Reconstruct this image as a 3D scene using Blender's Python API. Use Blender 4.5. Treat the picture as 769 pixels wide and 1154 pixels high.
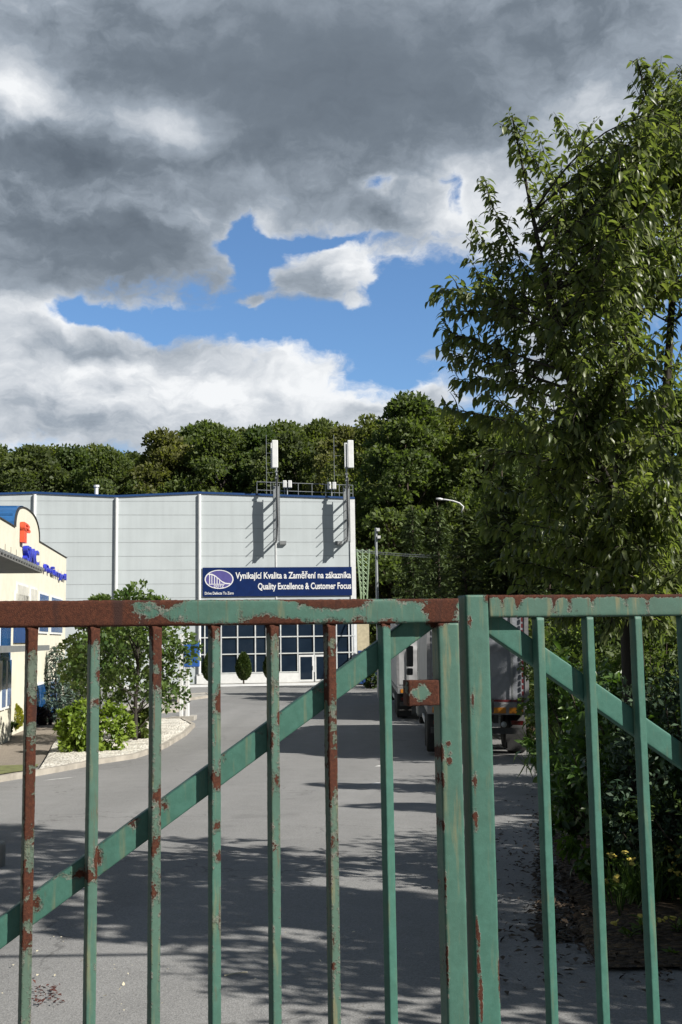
import bpy, bmesh, math, random
import numpy as np
from mathutils import Vector, Matrix, noise as mnoise

R = math.radians
rnd = random.Random(7)
for o in list(bpy.data.objects):
    bpy.data.objects.remove(o)
SC = bpy.context.scene
COL = SC.collection

# ------------------------------------------------------------------ camera
W0, H0, FPX = 769.0, 1154.0, 1220.0
EYE = Vector((0, 0, 1.7))
PITCH, ROLL = R(6.75), R(0.84)
F = Vector((0, math.cos(PITCH), math.sin(PITCH)))
R0 = Vector((1, 0, 0)); U0 = Vector((0, -math.sin(PITCH), math.cos(PITCH)))
c_, s_ = math.cos(ROLL), math.sin(ROLL)
RT = R0 * c_ - U0 * s_
UP = R0 * s_ + U0 * c_
cam_d = bpy.data.cameras.new('camera'); cam = bpy.data.objects.new('camera', cam_d); COL.objects.link(cam)
cam_d.sensor_fit = 'VERTICAL'; cam_d.sensor_height = 36; cam_d.lens = 36 * FPX / H0
cam_d.clip_start = 0.05; cam_d.clip_end = 3000
m3 = Matrix((RT, UP, -F)).transposed()
cam.matrix_world = Matrix.Translation(EYE) @ m3.to_4x4()
SC.camera = cam

def ray(px, py):
    return F + RT * ((px - W0 / 2) / FPX) + UP * ((H0 / 2 - py) / FPX)

def at(px, py, y):
    """the point where the sight line of a photo pixel crosses depth y"""
    d = ray(px, py); return EYE + d * (y / d.y)

# ------------------------------------------------------------------ sun, exposure
SUN_A, SUN_E = R(62), R(37)
S = Vector((math.sin(SUN_A) * math.cos(SUN_E), -math.cos(SUN_A) * math.cos(SUN_E), math.sin(SUN_E)))
sl = bpy.data.lights.new('sun', 'SUN'); sl.energy = 4.2; sl.angle = R(0.53); sl.color = (1.0, 0.955, 0.88)
so = bpy.data.objects.new('sun', sl); COL.objects.link(so); so.location = (20, -20, 40)
so.rotation_euler = S.to_track_quat('Z', 'Y').to_euler()
SC.view_settings.view_transform = 'Standard'; SC.view_settings.look = 'None'
SC.view_settings.exposure = 1.0; SC.view_settings.gamma = 1.0; SC.view_settings.use_curve_mapping = False
SC.cycles.max_bounces = 5; SC.cycles.diffuse_bounces = 3; SC.cycles.glossy_bounces = 2; SC.cycles.transparent_max_bounces = 8
SC.cycles.use_denoising = True

# ------------------------------------------------------------------ node helper
class NB:
    def __init__(s, tree):
        s.t = tree; s.t.nodes.clear()
    def n(s, typ, **kw):
        nd = s.t.nodes.new(typ)
        for k, v in kw.items(): setattr(nd, k, v)
        return nd
    def put(s, sock, v):
        if v is None: return
        if hasattr(v, 'is_output'): s.t.links.new(v, sock)
        else: sock.default_value = v
    def m(s, op, a, b=None, c=None, clamp=False):
        nd = s.n('ShaderNodeMath', operation=op, use_clamp=clamp)
        s.put(nd.inputs[0], a); s.put(nd.inputs[1], b); s.put(nd.inputs[2], c)
        return nd.outputs[0]
    def v(s, op, a, b=None):
        nd = s.n('ShaderNodeVectorMath', operation=op)
        s.put(nd.inputs[0], a)
        if b is not None:
            if op == 'SCALE': s.put(nd.inputs['Scale'], b)
            else: s.put(nd.inputs[1], b)
        return nd.outputs[0]
    def noise(s, vec, scale, detail=4, rough=.55, dist=0.0, lac=2.0):
        nd = s.n('ShaderNodeTexNoise'); s.put(nd.inputs['Vector'], vec)
        nd.inputs['Scale'].default_value = scale; nd.inputs['Detail'].default_value = detail
        nd.inputs['Roughness'].default_value = rough; nd.inputs['Distortion'].default_value = dist
        nd.inputs['Lacunarity'].default_value = lac
        return nd
    def smooth(s, x, a, b, lo=0.0, hi=1.0):
        nd = s.n('ShaderNodeMapRange', interpolation_type='SMOOTHSTEP')
        s.put(nd.inputs['Value'], x)
        for k, q in zip(('From Min', 'From Max', 'To Min', 'To Max'), (a, b, lo, hi)): s.put(nd.inputs[k], q)
        return nd.outputs[0]
    def mix(s, f, a, b, blend='MIX'):
        nd = s.n('ShaderNodeMix', data_type='RGBA', blend_type=blend)
        s.put(nd.inputs[0], f)
        for i, q in ((6, a), (7, b)):
            if isinstance(q, tuple) and len(q) == 3: q = q + (1,)
            s.put(nd.inputs[i], q)
        return nd.outputs[2]
    def coords(s, kind='Object'):
        return s.n('ShaderNodeTexCoord').outputs[kind]
    def mapping(s, vec, scale=(1, 1, 1), loc=(0, 0, 0)):
        nd = s.n('ShaderNodeMapping'); s.put(nd.inputs[0], vec)
        nd.inputs['Scale'].default_value = scale; nd.inputs['Location'].default_value = loc
        return nd.outputs[0]
    def bump(s, h, strength=.3, dist=.01, normal=None):
        nd = s.n('ShaderNodeBump'); nd.inputs['Strength'].default_value = strength
        nd.inputs['Distance'].default_value = dist; s.put(nd.inputs['Height'], h)
        if normal is not None: s.put(nd.inputs['Normal'], normal)
        return nd.outputs[0]
    def out(s, sh):
        o = s.n('ShaderNodeOutputMaterial'); s.t.links.new(sh, o.inputs[0])
    def pbsdf(s, col, rough=.6, metal=0.0, normal=None, spec=.5, **kw):
        p = s.n('ShaderNodeBsdfPrincipled')
        if isinstance(col, tuple) and len(col) == 3: col = col + (1,)
        s.put(p.inputs['Base Color'], col); s.put(p.inputs['Roughness'], rough)
        s.put(p.inputs['Metallic'], metal); s.put(p.inputs['Specular IOR Level'], spec)
        if normal is not None: s.put(p.inputs['Normal'], normal)
        for k, q in kw.items(): s.put(p.inputs[k], q)
        return p.outputs[0]

# ------------------------------------------------------------------ sky with clouds
wd = bpy.data.worlds.new('World'); SC.world = wd; wd.use_nodes = True
nb = NB(wd.node_tree)
sky = nb.n('ShaderNodeTexSky', sky_type='NISHITA'); sky.sun_disc = False
sky.sun_elevation = SUN_E; sky.sun_rotation = R(118); sky.air_density = 1.0; sky.dust_density = 0.6; sky.ozone_density = 2.0
dirv = nb.v('NORMALIZE', nb.coords('Generated'))
sep = nb.n('ShaderNodeSeparateXYZ'); nb.put(sep.inputs[0], dirv)
X, Y, Z = sep.outputs
az = nb.m('ARCTAN2', X, Y); el = nb.m('ARCSINE', Z)
comb = nb.n('ShaderNodeCombineXYZ'); nb.put(comb.inputs[0], az); nb.put(comb.inputs[1], nb.m('MULTIPLY', el, 1.25))
base = comb.outputs[0]
wn = nb.noise(base, 6.5, 4, .55)
warp = nb.v('SCALE', nb.v('SUBTRACT', wn.outputs['Color'], (.5, .5, .5)), .075)
wn2 = nb.noise(base, 26.0, 4, .6)
warp2 = nb.v('SCALE', nb.v('SUBTRACT', wn2.outputs['Color'], (.5, .5, .5)), .030)
wv = nb.v('ADD', nb.v('ADD', base, warp), warp2)
ws = nb.n('ShaderNodeSeparateXYZ'); nb.put(ws.inputs[0], wv)
wa, we = ws.outputs[0], ws.outputs[1]
def blobs(lst, start):
    acc = start
    for px, py, rx, ry, w in lst:
        d = ray(px, py).normalized()
        a0 = math.atan2(d.x, d.y); e0 = math.asin(d.z) * 1.25
        sx, sy = FPX / rx, FPX / ry / 1.25
        du = nb.m('MULTIPLY', nb.m('SUBTRACT', wa, a0), sx)
        dv = nb.m('MULTIPLY', nb.m('SUBTRACT', we, e0), sy)
        q = nb.m('ADD', nb.m('MULTIPLY', du, du), nb.m('MULTIPLY', dv, dv))
        g = nb.m('EXPONENT', nb.m('MULTIPLY', q, -1.0))
        acc = nb.m('MULTIPLY_ADD', g, w, acc)
    return acc
cov = blobs([(380, 40, 640, 130, 1.15), (90, 245, 230, 100, .95), (450, 225, 130, 44, .62), (660, 140, 180, 170, .72),
             (374, 308, 58, 34, 1.05), (150, 450, 290, 66, 1.2), (410, 348, 26, 12, .75), (287, 352, 16, 16, .65),
             (490, 398, 42, 20, .85), (478, 440, 30, 15, .75), (432, 466, 40, 9, .7), (640, 400, 70, 130, .5), (15, 345, 45, 22, .8),
             (268, 250, 18, 17, -.9), (185, 358, 150, 10, -.95), (345, 262, 85, 9, -.8), (288, 300, 18, 34, -.7),
             (502, 216, 30, 26, -.95), (428, 214, 22, 11, -.8), (310, 280, 40, 22, -.4), (90, 352, 50, 14, -.5), (460, 350, 80, 48, -.9), (450, 420, 60, 30, -.5), (320, 385, 90, 16, -.6), (600, 250, 40, 60, -.25)], .05)
wq = nb.v('MULTIPLY', wv, (1.0, 1.45, 1.0)); fn = nb.noise(wq, 8.0, 6, .58); fn2 = nb.noise(wq, 28.0, 6, .62)
cov = nb.m('ADD', cov, nb.m('MULTIPLY', nb.m('SUBTRACT', fn.outputs[0], .5), 1.25))
cov = nb.m('ADD', cov, nb.m('MULTIPLY', nb.m('SUBTRACT', fn2.outputs[0], .5), .85))
# away from the part of the sky the photograph shows: unseen cloud, kept dark to weaken the fill light
far = nb.m('MAXIMUM', nb.smooth(nb.m('ABSOLUTE', az), .50, .85), nb.smooth(el, .58, .80))
fn3 = nb.noise(dirv, 2.6, 5, .6)
cov = nb.m('ADD', nb.m('MULTIPLY', cov, nb.m('SUBTRACT', 1.0, far)), nb.m('MULTIPLY', far, nb.m('MULTIPLY_ADD', fn3.outputs[0], 2.4, -.50)))
mask = nb.smooth(cov, .18, .64)
bri = blobs([(350, 125, 300, 80, -.30), (300, 10, 420, 60, -.06), (75, 160, 110, 28, -.30), (110, 300, 190, 44, -.24), (60, 235, 160, 40, -.10),
             (22, 100, 55, 40, .58), (195, 138, 66, 26, .58), (388, 292, 60, 26, .40), (335, 322, 30, 24, -.20), (170, 432, 300, 58, .46), (150, 392, 110, 14, -.34), (215, 388, 40, 14, -.2),
             (330, 440, 110, 26, .2), (680, 130, 80, 50, .34), (640, 280, 70, 80, .22), (15, 345, 50, 20, .42), (450, 270, 130, 26, .10), (410, 348, 26, 12, .25),
             (520, 240, 50, 40, .18), (640, 40, 160, 60, -.04), (560, 200, 60, 50, .2), (330, 215, 130, 32, .14)], .43)
# relief: cloud density here minus towards the light
off = nb.v('ADD', wq, (.018, .034, 0))
fo = nb.noise(off, 8.0, 6, .58); fo2 = nb.noise(off, 28.0, 6, .62)
rel = nb.m('ADD', nb.m('MULTIPLY', nb.m('SUBTRACT', fn.outputs[0], fo.outputs[0]), 1.25), nb.m('MULTIPLY', nb.m('SUBTRACT', fn2.outputs[0], fo2.outputs[0]), .34))
calm = blobs([(380, 70, 330, 110, .75), (110, 300, 170, 40, .55)], 0.0)
rel = nb.m('MULTIPLY', rel, nb.m('SUBTRACT', 1.0, nb.m('MINIMUM', calm, .85)))
edge = nb.smooth(cov, 1.0, .40)
bri = nb.m('ADD', nb.m('ADD', bri, rel), nb.m('MULTIPLY', edge, .24))
bri = nb.m('ADD', nb.m('MULTIPLY', bri, nb.m('SUBTRACT', 1.0, far)), nb.m('MULTIPLY', far, nb.m('MULTIPLY_ADD', fn3.outputs[0], -1.0, .62)))
ramp = nb.n('ShaderNodeValToRGB'); nb.put(ramp.inputs[0], bri)
cr = ramp.color_ramp
cr.elements[0].position = 0.0; cr.elements[0].color = (.062, .077, .096, 1)
cr.elements[1].position = 1.0; cr.elements[1].color = (.46, .47, .48, 1)
for p, c in ((.25, (.090, .109, .132, 1)), (.5, (.170, .196, .228, 1)), (.75, (.31, .33, .355, 1))):
    e = cr.elements.new(p); e.color = c
bgs = nb.n('ShaderNodeBackground'); nb.put(bgs.inputs[0], nb.mix(1.0, sky.outputs[0], (.70, .90, 1.08, 1), 'MULTIPLY')); bgs.inputs[1].default_value = .072
bgc = nb.n('ShaderNodeBackground'); nb.put(bgc.inputs[0], ramp.outputs[0]); bgc.inputs[1].default_value = 1.0
mx = nb.n('ShaderNodeMixShader'); nb.put(mx.inputs[0], mask)
nb.t.links.new(bgs.outputs[0], mx.inputs[1]); nb.t.links.new(bgc.outputs[0], mx.inputs[2])
ow = nb.n('ShaderNodeOutputWorld'); nb.t.links.new(mx.outputs[0], ow.inputs[0])

# ------------------------------------------------------------------ ground height (drive slopes down from the gate)
_gy = [-80, 2, 27, 45, 90, 140, 900]; _gz = [0.0, 0.0, -1.2, -1.42, -1.85, -2.0, -2.0]
def gz(y):
    return float(sum(np.interp(y + k, _gy, _gz) for k in (-3, -2, -1, 0, 1, 2, 3)) / 7)

def gpt(px, py, off=0.0):
    """ground point seen at a photo pixel"""
    d = ray(px, py); lo, hi = 1.0, 400.0
    for _ in range(60):
        t = (lo + hi) / 2; p = EYE + d * (t / d.y)
        if p.z > gz(t): lo = t
        else: hi = t
    return Vector((p.x, p.y, gz(p.y) + off))

def gline(px, y, off=0.0):
    """ground point below the sight line of column px at depth y"""
    p = at(px, 722, y); return Vector((p.x, y, gz(y) + off))

# ------------------------------------------------------------------ object helpers
def tag(o, label=None, cat=None, group=None, kind=None):
    if label: o['label'] = label
    if cat: o['category'] = cat
    if group: o['group'] = group
    if kind: o['kind'] = kind
    return o

def thing(name, label, cat, loc=(0, 0, 0), group=None, rotz=0.0):
    o = bpy.data.objects.new(name, None); COL.objects.link(o); o.empty_display_size = .3
    o.location = loc; o.rotation_euler = (0, 0, rotz)
    return tag(o, label, cat, group)

def mk(name, verts, faces, mat, parent=None, smooth=False, attrs=None, local=False, weld=False):
    """one mesh object; verts in world metres unless local"""
    me = bpy.data.meshes.new(name)
    if parent is not None and not local:
        inv = (Matrix.Translation(parent_world(parent)) @ parent.rotation_euler.to_matrix().to_4x4()).inverted() if parent.type == 'EMPTY' else Matrix.Translation(-parent_world(parent))
        verts = [inv @ Vector(v) for v in verts]
    me.from_pydata([tuple(v) for v in verts], [], faces)
    if attrs:
        for k, vals in attrs.items():
            a = me.attributes.new(k, 'FLOAT', 'POINT'); a.data.foreach_set('value', np.asarray(vals, dtype=np.float32))
    if smooth: me.polygons.foreach_set('use_smooth', [True] * len(me.polygons))
    me.materials.append(mat); me.update()
    o = bpy.data.objects.new(name, me); COL.objects.link(o)
    if parent is not None: o.parent = parent
    return o

def parent_world(p):
    v = Vector((0, 0, 0)); q = p
    while q is not None:
        v = v + q.location; q = q.parent
    return v

class MB:
    def __init__(s): s.v = []; s.f = []; s.a = []
    def add(s, verts, faces):
        k = len(s.v); s.v += [Vector(v) for v in verts]; s.f += [tuple(i + k for i in f) for f in faces]; return s
    def box(s, o, e1, e2, e3):
        """box with corner o and three edge vectors"""
        o, e1, e2, e3 = map(Vector, (o, e1, e2, e3))
        if e1.cross(e2).dot(e3) < 0: e1, e2 = e2, e1
        vs = [o, o + e1, o + e1 + e2, o + e2]; vs += [q + e3 for q in vs]
        return s.add(vs, [(3, 2, 1, 0), (4, 5, 6, 7), (0, 1, 5, 4), (1, 2, 6, 5), (2, 3, 7, 6), (3, 0, 4, 7)])
    def cbox(s, c, sx, sy, sz, M=None):
        c = Vector(c); M = M or Matrix.Identity(3)
        a, b, d = M @ Vector((sx, 0, 0)), M @ Vector((0, sy, 0)), M @ Vector((0, 0, sz))
        return s.box(c - (a + b + d) / 2, a, b, d)
    def tube(s, pts, rad, n=8, cap=True):
        pts = [Vector(p) for p in pts]
        rad = rad if isinstance(rad, (list, tuple)) else [rad] * len(pts)
        rings = []; prev = None
        for i, p in enumerate(pts):
            t = (pts[min(i + 1, len(pts) - 1)] - pts[max(i - 1, 0)]).normalized()
            if prev is None:
                up = Vector((0, 0, 1)) if abs(t.z) < .9 else Vector((1, 0, 0)); a = t.cross(up).normalized()
            else:
                a = prev - t * prev.dot(t); a = a.normalized() if a.length > 1e-6 else t.orthogonal().normalized()
            prev = a; b = t.cross(a)
            rings.append([p + (a * math.cos(2 * math.pi * k / n) + b * math.sin(2 * math.pi * k / n)) * rad[i] for k in range(n)])
        vs = [q for r in rings for q in r]; fs = []
        for i in range(len(pts) - 1):
            for k in range(n):
                fs.append((i * n + k, i * n + (k + 1) % n, (i + 1) * n + (k + 1) % n, (i + 1) * n + k))
        if cap: fs += [tuple(range(n - 1, -1, -1)), tuple((len(pts) - 1) * n + k for k in range(n))]
        return s.add(vs, fs)
    def lathe(s, c, prof, n=24, axis=None):
        """prof: (radius, height) about +z at c, or about axis"""
        c = Vector(c); q = Vector((0, 0, 1)).rotation_difference(Vector(axis).normalized()) if axis is not None else None
        vs = []
        for r_, h in prof:
            for k in range(n):
                p = Vector((r_ * math.cos(2 * math.pi * k / n), r_ * math.sin(2 * math.pi * k / n), h))
                vs.append(c + (q @ p if q else p))
        fs = [(i * n + k, i * n + (k + 1) % n, (i + 1) * n + (k + 1) % n, (i + 1) * n + k) for i in range(len(prof) - 1) for k in range(n)]
        fs += [tuple(range(n - 1, -1, -1)), tuple((len(prof) - 1) * n + k for k in range(n))]
        return s.add(vs, fs)
    def prism(s, poly, ext):
        """closed polygon (list of 3D points) extruded by vector ext"""
        poly = [Vector(p) for p in poly]; ext = Vector(ext); n = len(poly)
        nrm = Vector((0, 0, 0))
        for i in range(n): nrm += poly[i].cross(poly[(i + 1) % n])
        if nrm.dot(ext) > 0: poly = poly[::-1]
        vs = poly + [p + ext for p in poly]
        return s.add(vs, [tuple(range(n)), tuple(range(2 * n - 1, n - 1, -1))] + [(i, i + n, (i + 1) % n + n, (i + 1) % n) for i in range(n)])
    def build(s, name, mat, parent=None, smooth=False, local=False, attrs=None):
        return mk(name, s.v, s.f, mat, parent, smooth, attrs, local)

def bevel(o, w=.01, seg=2):
    b = o.modifiers.new('bevel', 'BEVEL'); b.width = w; b.segments = seg; b.limit_method = 'ANGLE'; b.angle_limit = R(40)
    return o

def copy_tree(o, parent=None):
    c = o.copy(); COL.objects.link(c)
    if parent is not None: c.parent = parent
    for ch in [q for q in o.children]: copy_tree(ch, c)
    return c

def text_mesh(name, body, mat, origin, eu, ev, en, box, extr=.004, bold=.012, parent=None, shear=0.0):
    """real lettering: fitted into box (u0,u1,v0,v1) of the plane origin+eu*u+ev*v, standing out along en"""
    cu = bpy.data.curves.new(name, 'FONT'); cu.body = body; cu.extrude = .5; cu.offset = bold; cu.size = 1.0; cu.resolution_u = 3
    cu.shear = shear
    to = bpy.data.objects.new(name + '_src', cu); COL.objects.link(to)
    dg = bpy.context.evaluated_depsgraph_get(); me = bpy.data.meshes.new_from_object(to.evaluated_get(dg))
    bpy.data.objects.remove(to)
    co = np.array([v.co[:] for v in me.vertices]); lo, hi = co.min(0), co.max(0)
    u0, u1, v0, v1 = box
    base = parent_world(parent) if parent is not None else Vector((0, 0, 0))
    for v in me.vertices:
        u = u0 + (v.co.x - lo[0]) / (hi[0] - lo[0]) * (u1 - u0)
        w = v0 + (v.co.y - lo[1]) / (hi[1] - lo[1]) * (v1 - v0)
        d = (v.co.z + .5) * extr
        v.co = Vector(origin) + Vector(eu) * u + Vector(ev) * w + Vector(en) * d - base
    if Vector(eu).cross(Vector(ev)).dot(Vector(en)) < 0: me.flip_normals()
    me.materials.clear(); me.materials.append(mat)
    o = bpy.data.objects.new(name, me); COL.objects.link(o)
    if parent is not None: o.parent = parent
    return o

# ------------------------------------------------------------------ materials
def simple(name, col, rough=.6, metal=0.0, var=.12, scale=3.0, bump=0.0, bscale=40.0, spec=.5):
    m = bpy.data.materials.new(name); m.use_nodes = True; b = NB(m.node_tree)
    co = b.coords(); n = b.noise(co, scale, 5, .6)
    k = b.smooth(n.outputs[0], .3, .7, 1 - var, 1 + var)
    c = b.v('SCALE', tuple(col), k)
    nr = None
    if bump: nr = b.bump(b.noise(co, bscale, 4).outputs[0], bump, .01)
    b.out(b.pbsdf(c, rough, metal, nr, spec)); return m

def leaf_mat(name, dark, light, rough=.45, trans=.35, spec=.4, vary=.2):
    """foliage: each leaf its own tint between two greens"""
    m = bpy.data.materials.new(name); m.use_nodes = True; b = NB(m.node_tree)
    a = b.n('ShaderNodeAttribute', attribute_name='tint').outputs['Fac']
    oi = b.n('ShaderNodeObjectInfo').outputs['Random']
    f = b.m('ADD', a, b.m('MULTIPLY', b.m('SUBTRACT', oi, .5), vary), clamp=True)
    c = b.mix(f, dark, light)
    c = b.mix(1.0, c, b.mix(b.n('ShaderNodeObjectInfo').outputs['Random'], (1 - vary * .25, 1.0, 1.0, 1), (1 + vary * .45, 1.0 + vary * .1, 1 - vary * .2, 1)), 'MULTIPLY')
    p = b.pbsdf(c, rough, 0, None, spec)
    t = b.n('ShaderNodeBsdfTranslucent'); b.put(t.inputs[0], b.mix(1.0, c, (1.25, 1.35, .55, 1), 'MULTIPLY'))
    mxs = b.n('ShaderNodeMixShader'); mxs.inputs[0].default_value = trans
    b.t.links.new(p, mxs.inputs[1]); b.t.links.new(t.outputs[0], mxs.inputs[2]); b.out(mxs.outputs[0]); return m

def asphalt_mat():
    m = bpy.data.materials.new('asphalt'); m.use_nodes = True; b = NB(m.node_tree)
    co = b.coords()
    big = b.noise(co, .25, 5, .6).outputs[0]; mid = b.noise(co, 2.2, 6, .65).outputs[0]
    fine = b.noise(co, 120, 3, .7).outputs[0]; grain = b.n('ShaderNodeTexVoronoi'); b.put(grain.inputs[0], co); grain.inputs['Scale'].default_value = 95
    k = b.m('ADD', b.m('MULTIPLY', b.m('SUBTRACT', big, .5), .25), b.m('MULTIPLY', b.m('SUBTRACT', mid, .5), .34))
    k = b.m('ADD', k, b.m('MULTIPLY', b.m('SUBTRACT', fine, .5), 1.0))
    k = b.m('ADD', k, b.m('MULTIPLY', b.m('SUBTRACT', grain.outputs['Color'], .5), .45))
    # cracks
    cn = b.v('ADD', co, b.v('SCALE', b.v('SUBTRACT', b.noise(co, 1.1, 4).outputs['Color'], (.5, .5, .5)), 1.4))
    vr = b.n('ShaderNodeTexVoronoi', feature='DISTANCE_TO_EDGE'); b.put(vr.inputs[0], cn); vr.inputs['Scale'].default_value = .28
    crack = b.m('MULTIPLY', b.smooth(vr.outputs['Distance'], .005, .001), b.smooth(b.noise(co, .35, 2).outputs[0], .44, .54))
    # long dark tyre polish along the drive
    st = b.noise(b.mapping(co, (.55, .03, 1)), 1.6, 3, .5).outputs[0]
    k = b.m('ADD', k, b.m('MULTIPLY', b.m('SUBTRACT', st, .5), .5))
    spot = b.smooth(b.noise(co, .9, 2, .5).outputs[0], .66, .74)
    col = b.v('SCALE', (.185, .184, .181), b.m('ADD', 1.0, k))
    ed = b.n('ShaderNodeTexVoronoi'); b.put(ed.inputs[0], b.mapping(co, (.16, .09, 1))); ed.inputs['Scale'].default_value = 1.0
    es = b.n('ShaderNodeSeparateColor'); b.put(es.inputs[0], ed.outputs['Color'])
    col = b.v('SCALE', col, b.m('MULTIPLY_ADD', b.m('SUBTRACT', es.outputs[0], .5), .14, 1.0))
    stain = b.smooth(b.noise(co, 1.7, 5, .7).outputs[0], .60, .74)
    col = b.mix(b.m('MULTIPLY', stain, .22), col, (.09, .088, .085, 1))
    pit = b.smooth(b.noise(co, 38, 2, .5).outputs[0], .70, .76)
    col = b.mix(b.m('MULTIPLY', pit, .45), col, (.30, .29, .27, 1))
    col = b.mix(b.m('MULTIPLY', crack, .45), col, (.045, .044, .042, 1))
    col = b.mix(b.m('MULTIPLY', spot, .22), col, (.07, .07, .07, 1))
    h = b.m('ADD', b.m('MULTIPLY', fine, .6), b.m('MULTIPLY', grain.outputs['Distance'], .6))
    b.out(b.pbsdf(col, .88, 0, b.bump(h, .55, .006), .3)); return m

def speckle_mat(name, c1, c2, c3, scale, bump=.8, dist=.03, rough=.9):
    """stones, litter: cells of varied colour"""
    m = bpy.data.materials.new(name); m.use_nodes = True; b = NB(m.node_tree); co = b.coords()
    v = b.n('ShaderNodeTexVoronoi'); b.put(v.inputs[0], co); v.inputs['Scale'].default_value = scale
    sp = b.n('ShaderNodeSeparateColor'); b.put(sp.inputs[0], v.outputs['Color'])
    c = b.mix(sp.outputs[0], c1, c2); c = b.mix(b.smooth(sp.outputs[1], .7, .75), c, c3 + (1,) if len(c3) == 3 else c3)
    n = b.noise(co, 1.5, 4).outputs[0]; c = b.v('SCALE', c, b.smooth(n, .3, .7, .8, 1.15))
    h = b.m('SUBTRACT', 1.0, v.outputs['Distance'])
    b.out(b.pbsdf(c, rough, 0, b.bump(h, bump, dist), .3)); return m

def paint_mat():
    """old green gloss paint flaking off rust; 'wear' says how far gone each spot is, 'fade' how bleached"""
    m = bpy.data.materials.new('flaking_green_paint'); m.use_nodes = True; b = NB(m.node_tree); co = b.coords()
    wear = b.n('ShaderNodeAttribute', attribute_name='wear').outputs['Fac']
    fade = b.n('ShaderNodeAttribute', attribute_name='fade').outputs['Fac']
    n1 = b.noise(co, 38, 9, .70).outputs[0]; n2 = b.noise(co, 150, 5, .65).outputs[0]; n3 = b.noise(co, 420, 3, .6).outputs[0]
    k = b.m('ADD', wear, b.m('MULTIPLY', b.m('SUBTRACT', n1, .5), 1.15))
    k = b.m('ADD', k, b.m('MULTIPLY', b.m('SUBTRACT', n2, .5), .55))
    rust = b.smooth(k, .54, .565)
    pale = b.smooth(k, .36, .52)
    streak = b.noise(b.mapping(co, (55, 55, 5)), 1.0, 4, .6).outputs[0]
    st = b.m('MULTIPLY', b.smooth(streak, .52, .72), b.m('ADD', .30, fade))
    g = b.mix(b.smooth(n1, .3, .7), (.031, .104, .079, 1), (.044, .134, .104, 1))
    g = b.mix(b.m('MULTIPLY', fade, .85), g, (.082, .098, .072, 1))
    g = b.mix(b.m('MULTIPLY', st, .6), g, (.24, .18, .08, 1))
    drip = b.noise(b.mapping(co, (75, 75, 6)), 1.0, 5, .65).outputs[0]
    g = b.mix(b.m('MULTIPLY', b.smooth(drip, .58, .70), b.m('MULTIPLY', b.smooth(wear, .04, .30), .75)), g, (.105, .050, .024, 1))
    grime = b.smooth(b.noise(co, 7, 6, .65).outputs[0], .45, .75)
    g = b.mix(b.m('MULTIPLY', grime, .30), g, (.035, .060, .045, 1))
    g = b.mix(b.m('MULTIPLY', b.smooth(n3, .62, .74), .35), g, (.12, .26, .19, 1))
    pl = b.mix(n2, (.115, .128, .094, 1), (.062, .080, .064, 1))
    pl = b.mix(b.smooth(n1, .45, .62), pl, (.18, .17, .145, 1))
    r_ = b.mix(b.smooth(n2, .3, .7), (.072, .022, .011, 1), (.036, .012, .007, 1))
    r_ = b.mix(b.smooth(n3, .55, .75), r_, (.12, .046, .020, 1))
    r_ = b.mix(b.smooth(b.noise(b.mapping(co, (30, 30, 4)), 1.0, 3).outputs[0], .5, .75), r_, (.032, .014, .011, 1))
    c = b.mix(b.m('MULTIPLY', pale, .8), g, pl); c = b.mix(rust, c, r_)
    rough = b.m('ADD', b.m('MULTIPLY', rust, .35), b.m('MULTIPLY_ADD', n2, .2, .46))
    flakes = b.m('MULTIPLY', b.noise(co, 170, 3, .5).outputs[0], b.m('MULTIPLY', pale, b.m('SUBTRACT', 1.0, rust)))
    h = b.m('ADD', b.m('MULTIPLY', b.m('SUBTRACT', 1.0, rust), .9), b.m('MULTIPLY', n3, b.m('MULTIPLY_ADD', rust, .45, .07)))
    h = b.m('ADD', h, b.m('MULTIPLY', flakes, .9)); h = b.m('ADD', h, b.m('MULTIPLY', n1, .25))
    b.out(b.pbsdf(c, rough, 0, b.bump(h, 1.0, .003), .28)); return m

def bark(name, c1, c2):
    m = bpy.data.materials.new(name); m.use_nodes = True; b = NB(m.node_tree); co = b.coords()
    n = b.noise(b.mapping(co, (14, 14, 2.5)), 1.0, 6, .65).outputs[0]
    b.out(b.pbsdf(b.mix(n, c1, c2), .9, 0, b.bump(n, .7, .03), .2)); return m

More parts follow.
